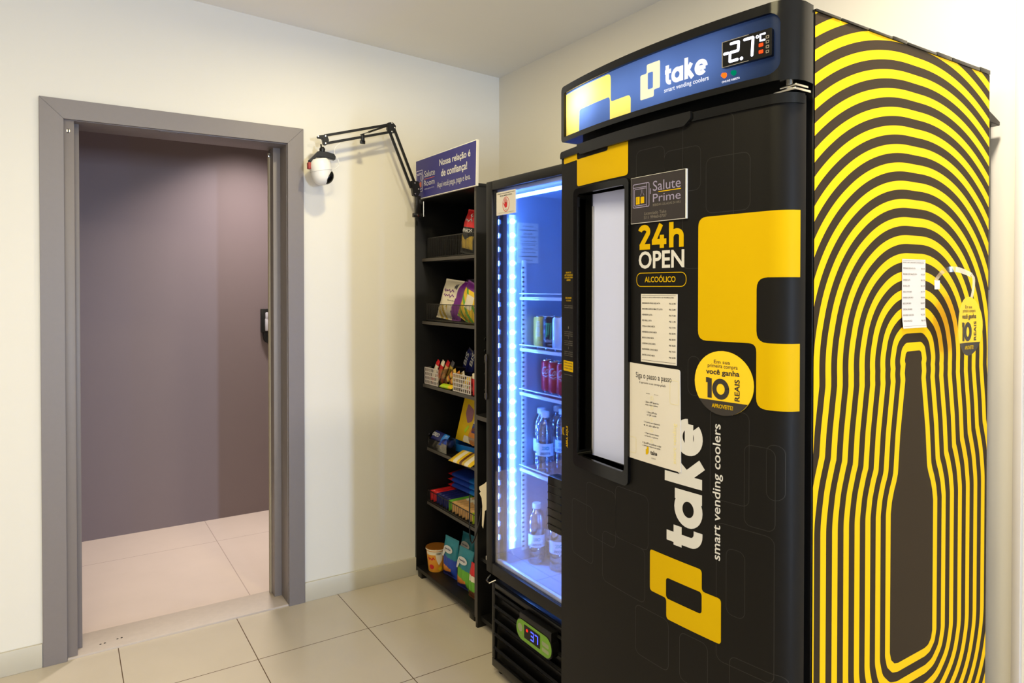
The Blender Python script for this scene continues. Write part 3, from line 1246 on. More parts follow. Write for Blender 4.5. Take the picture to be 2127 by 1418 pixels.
bar_pack('cookie_pack', 'dark blue cookie pack with white lettering lying in the clear tray', 'cookie pack', (-0.411, -0.105, 0.700), (0.125, 0.050, 0.030), basis((0.1, -1, -0.08), (-0.75, 0, 0.65)), [NAVP, SKYP], lambda u: 0 if u < 0.78 else 1, 'packs in the clear tray', [('OREO', 0.12, 0.055, 0.020, WHITEV)])
bar_pack('cookie_pack', 'pale grey cookie pack at the bottom of the clear tray', 'cookie pack', (-0.411, -0.10, 0.660), (0.12, 0.042, 0.024), basis((0.1, -1, 0.0), (-0.7, 0, 0.7)), [GREYF, CREAM], lambda u: int(u * 7) % 2, 'packs in the clear tray')
bar_pack('cookie_pack', 'blue cookie pack lying between the clear tray and the blue tray', 'cookie pack', (-0.411, -0.175, 0.682), (0.080, 0.040, 0.024), basis((0.5, -1, -0.1), (-0.6, 0, 0.8)), [BLUEP, NAVP], lambda u: int(u * 5) % 2, 'packs in the clear tray')
Mq = basis((0.0, -1, 0.0), (-0.1, 0, 1))
bar_pack('snack_packet', 'flat yellow snack packet lying at the front edge of the fourth shelf', 'snack packet', (-0.425, -0.395, 0.655), (0.19, 0.09, 0.02), basis((0.06, -1, 0.03), (-0.45, 0, 1)), [GOLDP, YPRINT, CREAM, BROWN], lambda u: (0, 1, 2, 1, 3, 0, 2, 1)[int(u * 8)])

# fifth shelf: basket of bars
wire_basket('black wire basket full of wrapped bars on the fifth shelf', -0.438, -0.13, -0.585, -0.022, 0.366, 0.055, 0.02)
GS = 'wrapped bars standing in a row in the fifth shelf basket'
seq = [('red', RED)] * 2 + [('dark blue', NAVP)] * 4 + [('green', GPRINT)] + [('tan', TAN)] * 6 + [('yellow', LIME)]
names = {'red': ['leftmost red bar standing in the fifth shelf basket', 'second red bar standing in the fifth shelf basket'],
         'dark blue': ['dark blue bar next to the red ones in the fifth shelf basket', 'second dark blue bar from the red ones in the fifth shelf basket', 'third dark blue bar from the red ones in the fifth shelf basket', 'dark blue bar next to the green one in the fifth shelf basket'],
         'green': ['single green bar in the fifth shelf basket'],
         'tan': ['tan bar next to the green one in the fifth shelf basket', 'second tan bar right of the green one in the fifth shelf basket', 'third tan bar right of the green one in the fifth shelf basket', 'fourth tan bar right of the green one in the fifth shelf basket', 'fifth tan bar right of the green one in the fifth shelf basket', 'tan bar next to the yellow one in the fifth shelf basket'],
         'yellow': ['yellow bar at the right end of the fifth shelf basket']}
y = -0.042
for i, (cn, mt) in enumerate(seq):
    lab = names[cn].pop(0)
    bar_pack('snack_bar', lab, 'snack bar', (-0.348, y, 0.400), (0.17, 0.052, 0.025), basis((1, 0, 0.02), (0, -1, 0.0)), [mt, CREAM if cn == 'tan' else mt], lambda u: 1 if 0.45 < u < 0.6 else 0, GS)
    y -= 0.0325
for i in range(3):
    bar_pack('wafer_box', ['lowest long blue pack lying across the bars on the fifth shelf', 'middle long blue pack lying across the bars on the fifth shelf', 'topmost long blue pack lying across the bars on the fifth shelf'][i], 'snack pack',
             (-0.262, -0.200, 0.445 + i * 0.0278), (0.33, 0.13, 0.027), basis((0.05, -1, 0), (-0.1, 0, 1)), [BLUEP, SKYP, RED], lambda u: 2 if u < 0.1 else (0 if u < 0.6 else 1), 'blue packs on the bars')

# bottom shelf: noodle cup and pouches
t = thing('noodle_cup', 'orange and white instant noodle cup on the bottom shelf', 'cup', (-0.438, -0.112, 0.048))
cc = (-0.438, -0.112, 0.048)
m = MB()
m.lathe([(0, 0.0), (0.036, 0.0), (0.038, 0.004), (0.049, 0.108)], cc, 32)
cupm = pm('noodle_cup_print', (226, 150, 44), 0.4)
cup = m.build('cup', cupm, t)


def cyl(c, r0, r1, h, phi0):
    """wraps (a = arc length, z) round a tapering cup; a=0 faces azimuth phi0"""
    def s(a, z, d=0.0):
        r = r0 + (r1 - r0) * z / h
        p = phi0 + a / r0
        return Vector((c[0] + (r + d) * math.cos(p), c[1] + (r + d) * math.sin(p), c[2] + z))
    return s


PH = math.atan2(-3.164 + 0.112, -1.98 + 0.438)
f = Flat()
f.shape(rpoly([(-0.005, 0.100), (0.028, 0.100), (0.026, 0.06), (0.012, 0.035), (0.002, 0.060)], 0.004), mi=0)
f.shape(rrect(-0.045, 0.088, 0.05, 0.104, 0.003), mi=0)
f.shape(circle((-0.022, 0.028), 0.012, 16), mi=1)
f.scribble(-0.036, 0.058, 0.030, 0.020, 3, 0.0045, 1)
f.shape(circle((0.020, 0.018), 0.010, 16), mi=2)
f.emit('printed_label', [CREAM, RED, YPRINT], t, cyl(cc, 0.038, 0.049, 0.108, PH), 0.0006, 0.01)
MB().lathe([(0.049, 0.108), (0.0525, 0.109), (0.0525, 0.114), (0.050, 0.116)], cc, 32).build('rim', CREAM, t)
MB().lathe([(0, 0.1165), (0.051, 0.1165), (0.0525, 0.1150)], cc, 32).build('foil_lid', pm('amber_foil', (150, 92, 30), 0.35, 0.3), t)


def stand_pouch(label, c, third, tilt, group):
    lower = {'blue': BLUEP, 'green': GPRINT, 'dark': NAVP}[third]
    rr = FACE @ rotz(tilt) @ Matrix.Rotation(R(-4), 3, 'X')
    t = make_pouch('snack_pouch', label, 'snack pouch', 0.115, 0.185, 0.05, rr, c, [TEAL, lower, ORANGE, NAVP],
                   lambda u, v: 0 if v > 0.58 - 0.1 * u else (1 if v > 0.36 - 0.14 * u or u > 0.75 else (2 if v > 0.09 + 0.12 * u else 3)), group)
    M = rr
    cv = Vector(c)
    sf = lambda a, z, d: M @ Vector((a, -0.0265 - d, z)) + cv
    f = Flat()
    f.shape(circle((0.008, 0.136), 0.036, 24, 0.018), mi=0)
    f.shape(rpoly([(-0.030, 0.135), (-0.012, 0.125), (-0.028, 0.095), (-0.038, 0.095)], 0.004), mi=0)
    f.emit('logo_drop', [WHITEV], t, sf, 0.001)
    f = Flat()
    f.scribble(-0.016, 0.130, 0.046, 0.013, 5, 0.0026)
    f.emit('lettering', NAVP, t, sf, 0.002)
    return t


GP = 'teal snack pouches on the bottom shelf'
stand_pouch('teal pouch with a blue band standing beside the noodle cup', (-0.420, -0.225, 0.049), 'blue', 6, GP)
stand_pouch('teal pouch standing behind the other two pouches on the bottom shelf', (-0.325, -0.225, 0.049), 'dark', 4, GP)
stand_pouch('teal and green pouch standing at the right of the bottom shelf', (-0.430, -0.385, 0.049), 'green', 6, GP)
make_pouch('snack_packet', 'narrow red and green packet at the right end of the bottom shelf', 'snack packet', 0.07, 0.15, 0.03,
           FACE @ Matrix.Rotation(R(-6), 3, 'X'), (-0.445, -0.485, 0.049), [RED, CREAM, GPRINT, BROWN], lambda u, v: 0 if v > 0.66 else (1 if v > 0.5 else (2 if v > 0.22 else 3)))

# ------------------------------------------------------------------ low cabinet between bookcase and glass cooler
t = thing('low_cabinet', 'low black open cabinet squeezed between the bookcase and the glass-door cooler', 'cabinet', (-0.28, -0.79, 0))
m = MB()
m.box((-0.515, -0.650, 0), (-0.03, -0.634, 0.905), 0.0008).box((-0.5165, -0.650, 0.02), (-0.515, -0.634, 0.905), 0, 1)
m.build('side_panel', [BLACK, EDGE], t)
MB().box((-0.515, -0.955, 0), (-0.03, -0.940, 0.885), 0.0008).build('side_panel', BLACK, t)
m = MB()
m.box((-0.520, -0.955, 0.887), (-0.03, -0.6505, 0.905), 0.0008).box((-0.5215, -0.955, 0.887), (-0.520, -0.6505, 0.905), 0, 1)
m.build('top_panel', [BLACK, EDGE], t)
MB().box((-0.045, -0.940, 0.03), (-0.035, -0.6505, 0.885)).build('back_panel', BLACK, t)
MB().box((-0.50, -0.940, 0.285), (-0.05, -0.6505, 0.300)).build('shelf_board', BLACK, t)
MB().box((-0.50, -0.940, 0.03), (-0.05, -0.6505, 0.048)).build('bottom_panel', BLACK, t)
m = MB()
m.box((-0.499, -0.93, 0.3005), (-0.35, -0.69, 0.318), 0.002)
tag(m.build('paper_stack', PAPER), 'pale stack of paper on the shelf of the low black cabinet', 'paper')
m = MB()
pl = [(0.735, 0.628), (0.770, 0.648), (0.800, 0.672), (0.9612, 0.660), (0.9612, 0.640), (0.812, 0.560), (0.792, 0.545), (0.775, 0.470), (0.768, 0.480), (0.772, 0.560), (0.762, 0.590), (0.742, 0.604), (0.752, 0.612), (0.738, 0.618)]
m.prism([(-0.545 + 0.02 * math.sin(9 * z), -a, z) for a, z in pl], (0.002, 0, 0))
tag(m.build('paper_tag', pm('ivory_paper', (222, 208, 178), 0.6)), 'torn ivory paper tag hanging between the bookcase and the glass-door cooler', 'tag')
m = MB()
pts = []
for i in range(25):
    u = i / 24
    pts.append((-0.525 - 0.02 * math.sin(u * PI), -0.60 - 0.10 * u, 0.555 - 0.17 * math.sin(u * PI) ** 0.8 - 0.03 * u))
m.tube(pts, 0.003, 6)
tag(m.build('power_cord', BPLAS), 'thin black cord looping down beside the torn paper tag', 'cord')

# ------------------------------------------------------------------ glass-door cooler
GX = -0.66
gy0, gy1 = -0.962, -1.620          # outer sides
iy0, iy1 = -0.980, -1.602          # inner walls
gc = thing('display_fridge', 'upright glass-door drinks fridge with a bright blue-white lit interior', 'fridge', (-0.36, -1.29, 0))
m = MB()
m.box((-0.605, iy0, 0.36), (-0.06, gy0, 1.800), 0.002).box((-0.605, gy1, 0.36), (-0.06, iy1, 1.800), 0.002)
m.box((-0.075, iy1, 0.36), (-0.06, iy0, 1.800)).box((-0.605, gy1, 1.800), (-0.06, gy0, 1.834), 0.003)
m.box((-0.605, gy1, 0.345), (-0.06, gy0, 0.36)).box((-0.625, -1.615, 0.03), (-0.06, -0.968, 0.345), 0.003)
m.build('cabinet', BPLAS, gc)
m = MB()
e = 0.004
m.box((-0.600, iy0 - e, 0.40), (-0.08, iy0 - 0.0005, 1.799)).box((-0.600, iy1 + 0.0005, 0.40), (-0.08, iy1 + e, 1.799)).box((-0.080, iy1 + e, 0.40), (-0.0755, iy0 - e, 1.799))
m.box((-0.600, iy1 + e, 1.792), (-0.08, iy0 - e, 1.799)).box((-0.600, iy1 + e, 0.362), (-0.08, iy0 - e, 0.400))
m.build('liner', LINER, gc)
# door: frame, seal, two panes, handle
zt, zb = 1.832, 0.385
fy0, fy1 = -1.003, -1.580
m = MB()
m.box((GX, fy0, zb), (-0.608, gy0, zt), 0.004).box((GX, gy1, zb), (-0.608, fy1, zt), 0.004)
m.box((GX, fy1, 1.798), (-0.608, fy0, zt), 0.004).box((GX, fy1, zb), (-0.608, fy0, 0.428), 0.004)
dfr = m.build('door_frame', pm('dark_aluminium', (20, 18, 17), 0.45, 0.0, spec=0.3), gc)
m = MB()
m.box((-0.652, fy1, 0.428), (-0.650, fy0, 1.798))
m.build('glass_pane', CLEAR, gc)
m = MB()
w = 0.014
m.box((-0.645, fy1, 0.428), (-0.632, fy1 + w, 1.798), 0.001)
m.box((-0.645, fy1 + w, 1.784), (-0.632, fy0 - w, 1.798), 0.001).box((-0.645, fy1 + w, 0.428), (-0.632, fy0 - w, 0.442), 0.001)
m.prism([(-0.648, -1.018, 0.440), (-0.630, -1.006, 0.440), (-0.630, -1.0032, 0.440), (-0.648, -1.0032, 0.440)], (0, 0, 1.345), 1)  # mirror facet added, angled to show the LEDs along the glass edge
m.build('spacer', [pm('spacer_white', (226, 230, 238), 0.3, 0.1), pm('led_mirror', (214, 220, 232), 0.10, 1.0, var=0.02)], gc)
m = MB()
for (a, b2) in ((fy0 - 0.022, fy0 - 0.002), (fy1 + 0.002, fy1 + 0.022)):
    m.box((-0.612, a, 0.43), (-0.606, b2, 1.79), 0.001)
m.build('gasket', pm('grey_gasket', (120, 124, 136), 0.5), gc)
m = MB()
m.box((-0.700, -1.480, 0.675), (-0.655, -1.402, 0.850), 0.008)
hn = m.build('door_handle', BPLAS, gc)
m = MB()
for k in range(6):
    m.box((-0.7015, -1.476, 0.695 + k * 0.025), (-0.699, -1.407, 0.699 + k * 0.025), 0.0005)
m.build('grip_rib', BGLOSS, hn)
m = MB()
m.box((GX - 0.006, -0.972, 1.025), (GX, -0.964, 1.195), 0.002).box((GX - 0.008, -0.974, 1.030), (GX, -0.962, 1.05), 0.002).box((GX - 0.008, -0.974, 1.17), (GX, -0.962, 1.19), 0.002)
m.build('lock_strip', EDGE, gc)
m = MB()
m.tube([(-0.650, -0.975, 0.372), (-0.672, -0.985, 0.360), (-0.672, -1.005, 0.356), (-0.650, -1.015, 0.366)], 0.003, 6)
m.build('hinge_pin', CHROME, gc)
# inside: pilasters, LED strip, shelves
m = MB()
m.box((-0.516, iy0 - 0.009, 0.44), (-0.496, iy0 - e, 1.545), 0.001)
n = 60
for k in range(n):
    z = 0.452 + k * (1.08 / n)
    m.box((-0.5165, iy0 - 0.0095, z), (-0.5075, iy0 - 0.0085, z + 0.007), 0, 1)
m.build('shelf_rail', [WPLAS, INK], gc)
m = MB()
m.box((-0.516, iy1 + e, 0.44), (-0.496, iy1 + 0.009, 1.545), 0.001)
m.build('shelf_rail', WPLAS, gc)
LEDM = emis('led_light', (86, 146, 255), 270.0)
LEDC = emis('led_cover', (96, 140, 255), 13.0)
for (yw, sg_) in ((iy0 - e, -1), (iy1 + e, 1)):
    m = MB()
    ya, yb = sorted((yw, yw + sg_ * 0.006))
    m.box((-0.572, ya, 0.455), (-0.552, yb, 1.715), 0.001)
    ls = m.build('light_strip', LEDC, gc)
    for k in range(24):
        z = 0.492 + k * (1.690 - 0.492) / 23
        m = MB()
        m.lathe([(0, 0.012), (0.0075, 0.009), (0.0105, 0.0)], (-0.562, yw + sg_ * 0.006, z), 10, 0, 'Y', Matrix.Rotation(PI, 3, 'Z') if sg_ < 0 else None)
        m.build('led', LEDM, ls)
    m = MB()
    m.tube([(-0.562, yw + sg_ * 0.003, 0.455), (-0.562, yw + sg_ * 0.006, 0.44), (-0.555, yw + sg_ * 0.006, 0.43)], 0.0025, 6)
    m.build('lamp_wire', WPLAS, ls)
m = MB()
m.tube([(-0.572, iy1 + 0.015, 1.778), (-0.572, iy0 - 0.015, 1.778)], 0.007, 10)
m.build('top_lamp', emis('top_tube', (112, 152, 255), 16.0), gc)
for z in (1.405, 1.212, 1.045, 0.757):
    m = MB()
    m.box((-0.525, iy1 + 0.012, z - 0.006), (-0.10, iy0 - 0.012, z))
    sp = m.build('glass_shelf', SHELFGLASS, gc)
    m = MB()
    m.box((-0.530, iy1 + 0.012, z - 0.010), (-0.525, iy0 - 0.012, z + 0.002), 0.001)
    m.box((-0.532, iy1 + 0.012, z + 0.012), (-0.528, iy0 - 0.012, z + 0.016), 0.001)
    m.box((-0.100, iy1 + 0.012, z - 0.006), (-0.096, iy0 - 0.012, z + 0.03), 0.001)
    m.build('shelf_edge', pm('bright_rail', (222, 228, 240), 0.25), sp)
# notice sheet on the inner side wall and sticker on the glass
t = thing('notice_sheet', 'white notice sheet with lines of print inside the glass-door fridge', 'paper', (-0.488, iy0 - 0.006, 1.533))
m = MB()
m.box((-0.536, iy0 - 0.0065, 1.535), (-0.440, iy0 - 0.0052, 1.688))
m.build('sheet', PAPER, t)
f = Flat()
for k, (s, w_) in enumerate([('ATENÇÃO', 0.05), ('LEIA COM ATENÇÃO ANTES', 0.08), ('DE USAR', 0.04), ('mantenha a porta fechada', 0.07), ('não bloqueie a ventilação', 0.075), ('limpe com pano úmido', 0.065), ('temperatura', 0.05), ('desligue antes de limpar', 0.07), ('em caso de dúvida consulte', 0.08), ('o manual', 0.04)]):
    f.text(s, -0.488 - w_ / 2, 1.672 - k * 0.0142, w_, 0.0065, 0.01)
for z in (1.660, 1.637, 1.610, 1.586, 1.560):
    f.stroke([(-0.532, z), (-0.444, z)], 0.0010)
f.emit('lettering', GREYINK, t, side_flat(iy0 - 0.0070), 0.0)
t = thing('warning_sticker', 'white warning sticker with a red hand in the top corner of the glass door', 'sticker', (GX, -1.09, 1.70))
sg = front_flat(-0.6535)
m = MB()
m.box((-0.6535, -1.153, 1.703), (-0.6522, -1.026, 1.786))
m.build('sheet', PAPER, t)
f = Flat()
f.text('ATENÇÃO! FAVOR NÃO DEIXAR A PORTA', 1.033, 1.7765, 0.113, 0.0050, 0.02)
f.text('FECHE SEMPRE A PORTA', 1.050, 1.7685, 0.080, 0.0050, 0.02)
f.emit('lettering', INK, t, sg, 0.0004)
f = Flat()
f.stroke(circle((1.090, 1.739), 0.0215, 28, 0.0255), 0.0022, closed=True)
f.shape(rpoly([(1.082, 1.727), (1.096, 1.727), (1.099, 1.740), (1.094, 1.746), (1.082, 1.746), (1.079, 1.738)], 0.003))
for (a, z, a2, z2) in ((1.082, 1.744, 1.080, 1.756), (1.087, 1.745, 1.086, 1.760), (1.092, 1.745, 1.092, 1.758), (1.097, 1.742, 1.099, 1.752), (1.080, 1.735, 1.074, 1.744)):
    f.stroke([(a, z), (a2, z2)], 0.0032, cap=True)
f.emit('red_hand', RED, t, sg, 0.0004)
f = Flat()
f.text('obrigado', 1.082, 1.7185, 0.017, 0.0040)
f.text('mantenha o produto refrigerado', 1.040, 1.7085, 0.100, 0.0035)
f.emit('small_print', GREYINK, t, sg, 0.0004)
# grille with louvres and controller
m = MB()
m.box((-0.640, -1.612, 0.028), (-0.626, -0.970, 0.060), 0.003).box((-0.640, -1.612, 0.060), (-0.626, -1.592, 0.345), 0.003).box((-0.640, -0.990, 0.060), (-0.626, -0.970, 0.345), 0.003).box((-0.640, -1.592, 0.325), (-0.626, -0.990, 0.345), 0.003)
gr = m.build('grille', BPLAS, gc)
for k in range(5):
    z = 0.075 + k * 0.052
    m = MB()
    m.prism([(-0.648, -1.590, z + 0.030), (-0.642, -1.590, z + 0.036), (-0.618, -1.590, z + 0.006), (-0.622, -1.590, z)], (0, 0.598, 0), 0, 0.001)
    m.build('louvre', BPLAS, gr)
m = MB()
m.prism([(-0.640, -a, z) for a, z in rrect(1.180, 0.235, 1.392, 0.312, 0.036, 8)], (-0.030, 0, 0), 0, 0.002)
m.box((-0.670, -1.385, 0.275), (-0.640, -1.20, 0.330), 0.004)
ct = m.build('controller', BPLAS, gc)
CF = front_flat(-0.6705)
Flat().shape(rrect(1.184, 0.239, 1.388, 0.308, 0.033, 8)).emit('green_fascia', pm('green_fascia', (112, 160, 44), 0.4), ct, CF, 0.0004)
f = Flat()
f.shape(rrect(1.232, 0.252, 1.325, 0.298, 0.003), mi=0)
f.emit('display', BGLOSS, ct, CF, 0.0010)
f = Flat()
a, z = 1.280, 0.262
f.stroke([(a - 0.008, z + 0.026), (a + 0.008, z + 0.026), (a + 0.008, z + 0.013), (a - 0.006, z + 0.013)], 0.0045)
f.stroke([(a + 0.008, z + 0.013), (a + 0.008, z), (a - 0.008, z)], 0.0045)
a = 1.304
f.stroke([(a - 0.008, z + 0.026), (a + 0.008, z + 0.026), (a + 0.008, z)], 0.0045)
f.emit('digits', emis('blue_digit', (60, 70, 255), 4.0), ct, CF, 0.0016)
Flat().shape(circle((1.250, 0.283), 0.005, 14)).emit('red_lamp', emis('red_lamp', (255, 30, 20), 3.0), ct, CF, 0.0016)
f = Flat()
GBTN = pm('grey_button', (150, 158, 120), 0.5)
f.shape(circle((1.208, 0.278), 0.014, 20))
f.emit('button', GBTN, ct, CF, 0.0010)
for z0_, z1_ in ((0.272, 0.286), (0.253, 0.266)):
    f = Flat()
    f.shape(rrect(1.336, z0_, 1.374, z1_, 0.005))
    f.emit('button', GBTN, ct, CF, 0.0010)
f = Flat()
f.text('LOG', 1.194, 0.249, 0.026, 0.008)
f.emit('lettering', GBTN, ct, CF, 0.0010)
for (x, y) in ((-0.60, -0.99), (-0.60, -1.59), (-0.10, -0.99), (-0.10, -1.59)):
    m = MB()
    m.lathe([(0, 0), (0.018, 0), (0.018, 0.02), (0.010, 0.03)], (x, y, 0), 14)
    m.build('foot', BPLAS, gc)

# ---- drinks
VIEW = lambda p: math.atan2(-3.164 - p[1], -1.98 - p[0])


def can(label, p, r, h, mat, group, art=None):
    t = thing('drink_can', label, 'can', p, group)
    m = MB()
    m.lathe([(r * 0.82, 0.004), (r, 0.012), (r, h - 0.010), (r * 0.86, h - 0.003)], p, 28)
    m.build('body', mat, t)
    m = MB()
    m.lathe([(0, 0.004), (r * 0.7, 0.004), (r * 0.76, 0.0), (r * 0.82, 0.004)], p, 28)
    m.lathe([(r * 0.86, h - 0.003), (r * 0.88, h), (r * 0.80, h), (r * 0.77, h - 0.005), (0, h - 0.005)], p, 28)
    m.build('lid', CHROME, t)
    if art:
        f = Flat()
        art(f)
        f.emit('lettering', art.mats, t, cyl(p, r, r, h, VIEW(p)), 0.0006, 0.006)
    return t


def art_gold(f):
    f.text('ENERGY', -0.016, 0.045, 0.012, 0.06, 0.01, rot=90)
    f.text('ZERO', -0.010, 0.018, 0.02, 0.008)


art_gold.mats = [CREAM]


def art_claw(f):
    for k, (x, l) in enumerate(((-0.017, 0.052), (-0.009, 0.044), (-0.001, 0.060))):
        f.stroke([(x - 0.004, 0.092), (x + 0.003, 0.098), (x + 0.004, 0.088), (x + 0.001, 0.098 - l)], 0.0035)
    f.text('MONSTER', -0.022, 0.026, 0.044, 0.011, 0.02, mi=1)
    f.text('ENERGY', -0.010, 0.015, 0.020, 0.006, 0.01, mi=1)


art_claw.mats = [pm('claw_green', (70, 190, 110), 0.4), WHITEV]


def art_cola(f):
    f.text('Coca', -0.024, 0.068, 0.048, 0.030, 0.01, shear=0.35)
    f.stroke([(-0.024, 0.066), (-0.008, 0.060), (0.008, 0.066), (0.024, 0.062)], 0.003)
    f.text('sabor original', -0.014, 0.054, 0.028, 0.005)


art_cola.mats = [WHITEV]
GK = 'cans in the fridge'
can('gold drink can at the left of the second fridge shelf', (-0.452, -1.020, 1.2125), 0.0275, 0.121, pm('gold_can', (232, 194, 84), 0.35, 0.2), GK, art_gold)
can('black drink can with a green claw mark beside the gold can', (-0.455, -1.085, 1.2125), 0.0285, 0.123, pm('black_can', (22, 26, 40), 0.3, 0.3), GK, art_claw)
can('silvery white drink can right of the black can', (-0.458, -1.150, 1.2125), 0.0285, 0.123, pm('white_can', (220, 224, 232), 0.3, 0.4), GK)
redcan = pm('red_can', (190, 16, 40), 0.3, 0.2)
can('left red cola can on the third fridge shelf', (-0.428, -1.032, 1.0455), 0.0255, 0.122, redcan, GK, art_cola)
can('middle red cola can on the third fridge shelf', (-0.440, -1.095, 1.0455), 0.0265, 0.122, redcan, GK, art_cola)
can('right red cola can on the third fridge shelf, half hidden by the black vending cooler', (-0.445, -1.155, 1.0455), 0.0265, 0.122, redcan, GK, art_cola)

BP = (0, 0, 0)
wb = thing('water_bottle', 'clear water bottle at the front of the fourth fridge shelf', 'bottle', BP, 'water bottles in the fridge')
m = MB()
prof = [(0, 0.004), (0.018, 0.003), (0.026, 0.0), (0.031, 0.004), (0.0325, 0.012), (0.0325, 0.036), (0.0312, 0.040), (0.0325, 0.044), (0.0325, 0.060), (0.0305, 0.064), (0.0305, 0.112), (0.0325, 0.116), (0.0325, 0.146), (0.0318, 0.162), (0.0292, 0.177), (0.0240, 0.190), (0.0165, 0.200), (0.0132, 0.205), (0.0130, 0.214)]
m.lathe(prof, BP, 28)
m.build('bottle_body', PETW, wb)
m = MB()
m.lathe([(0.0302, 0.008), (0.0308, 0.036), (0.0288, 0.064), (0.0288, 0.112), (0.0308, 0.118), (0.0308, 0.146), (0.0300, 0.162), (0.0275, 0.176), (0, 0.178)], BP, 28)
m.build('water', glassy('water', (244, 249, 255), 0.12, 0.04), wb)
m = MB()
m.lathe([(0.0155, 0.205), (0.0160, 0.206), (0.0160, 0.222), (0.0150, 0.225), (0, 0.225)], BP, 24)
m.build('cap', WPLAS, wb)
m = MB()
m.lathe([(0.0311, 0.065), (0.0311, 0.111)], BP, 28)
lb = m.build('label', pm('bottle_label', (222, 230, 238), 0.5), wb)
f = Flat()
ph = R(-125)
f.text('LINDOYA', -0.020, 0.070, 0.040, 0.010, 0.02, mi=1)
f.text('20', -0.012, 0.088, 0.014, 0.014, 0.03, mi=0)
f.shape(circle((0.009, 0.095), 0.007, 18), circle((0.009, 0.095), 0.003, 12), mi=0)
f.emit('lettering', [pm('aqua_print', (90, 176, 190), 0.5), pm('petrol_print', (40, 70, 110), 0.5)], lb, cyl(BP, 0.0311, 0.0311, 0.046, ph), 0.0006, 0.006)
spots = [((-0.485, -1.093, 0.7575), None),
         ((-0.450, -1.022, 0.7575), 'clear water bottle left behind the front one on the fourth fridge shelf'),
         ((-0.395, -1.085, 0.7575), 'clear water bottle at the right of the fourth fridge shelf'),
         ((-0.370, -1.018, 0.7575), 'clear water bottle at the back left of the fourth fridge shelf'),
         ((-0.477, -1.028, 0.4005), 'clear water bottle at the left on the fridge floor'),
         ((-0.392, -1.022, 0.4005), 'clear water bottle behind, in the second row on the fridge floor'),
         ((-0.450, -1.128, 0.4005), 'clear water bottle at the right on the fridge floor')]
for i, (p, lab) in enumerate(spots):
    if i == 0:
        wb.location = p
    else:
        dup(wb, p, lab, R(random.uniform(-20, 20)) if i != 4 else 0)

# ------------------------------------------------------------------ big vending cooler
S_, YC, HW, X0, YCN, RC = 0.034, -2.045, 0.345, -0.868, -2.342, 0.045


def FX(Y):
    if Y > YCN:
        return X0 - S_ * (1 - ((Y - YC) / HW) ** 2)
    b = X0 - S_ * (1 - ((YCN - YC) / HW) ** 2)
    d = min(YCN - Y, RC)
    return b + RC - math.sqrt(max(RC * RC - d * d, 0))


def SF(a, z, d=0.0):
    """bowed front of the vending cooler, offset d towards the room"""
    Y = -a
    if Y > YCN:
        return Vector((FX(Y) - d, Y, z))
    c = Vector((X0 - S_ * (1 - ((YCN - YC) / HW) ** 2) + RC, YCN, z))
    dd = min(YCN - Y, RC)
    th = math.asin(min(1, dd / RC))
    return c + Vector((-math.cos(th) * (RC + d), -math.sin(th) * (RC + d), 0))


ST = 0.03


def plate(loops, d, back_x=None, d_back=None):
    """solid following the bowed front: filled outlines (inner ones are holes), walls going back"""
    vs, fs = fill(loops)
    b = bmesh.new()
    v = [b.verts.new((p[0], p[1], 0)) for p in vs]
    for f_ in fs:
        try:
            b.faces.new([v[i] for i in f_])
        except ValueError:
            pass
    bmesh.ops.remove_doubles(b, verts=b.verts[:], dist=1e-6)
    ks = [1.70 + ST * i for i in range(0, 22)] + [2.342 + 0.006 * i for i in range(0, 8)]
    for k in ks:
        bmesh.ops.bisect_plane(b, geom=b.verts[:] + b.edges[:] + b.faces[:], plane_co=(k, 0, 0), plane_no=(1, 0, 0))
    b.normal_update()
    for f_ in b.faces:
        if f_.normal.z < 0:
            f_.normal_flip()
    be = [e_ for e_ in b.edges if len(e_.link_faces) == 1]
    nb = {}
    for e_ in be:
        for q in e_.verts:
            if q not in nb:
                co = q.co
                if back_x is not None:
                    nb[q] = b.verts.new((back_x, -co.x, co.y))
                else:
                    nb[q] = b.verts.new(SF(co.x, co.y, d_back))
    back = set(nb.values())
    for e_ in be:
        p, q = e_.verts
        b.faces.new((p, q, nb[q], nb[p]))
    for q in b.verts:
        if q not in back:
            q.co = SF(q.co.x, q.co.y, d)
    bmesh.ops.recalc_face_normals(b, faces=b.faces[:])
    for f_ in b.faces:
        f_.smooth = True
    mb = MB()
    mb.bm.free()
    mb.bm = b
    return mb


A0, A1 = 1.700, 2.387
vc = thing('vending_cooler', 'large black and yellow vending cooler with a lit blue header', 'vending machine', (-0.46, -2.045, 0))
m = MB()
m.box((-0.80, -2.387, 0.09), (-0.088, -1.702, 1.960), 0.003)
m.box((-0.78, -2.37, 0.03), (-0.10, -1.72, 0.09))
m.build('cabinet', BPLAS, vc)
for (x, y) in ((-0.74, -2.33), (-0.74, -1.76), (-0.14, -2.33), (-0.14, -1.76)):
    MB().lathe([(0, 0), (0.022, 0), (0.022, 0.02), (0.012, 0.03)], (x, y, 0), 14).build('foot', BPLAS, vc)
# striped wrap of the side: distance from a bottle outline, one stripe every 38 mm
prof = [(1.304, 0.0), (1.304, 0.026), (1.300, 0.032), (1.284, 0.0365), (1.279, 0.033), (1.268, 0.0345), (1.258, 0.036), (1.250, 0.0345), (1.243, 0.0335), (1.13, 0.0525), (1.055, 0.060), (1.045, 0.0615), (1.030, 0.067), (1.012, 0.076), (0.990, 0.084), (0.965, 0.0885), (0.85, 0.0885), (0.672, 0.0885), (0.655, 0.083), (0.644, 0.070), (0.641, 0.055), (0.641, 0.0)]
BX = -0.436


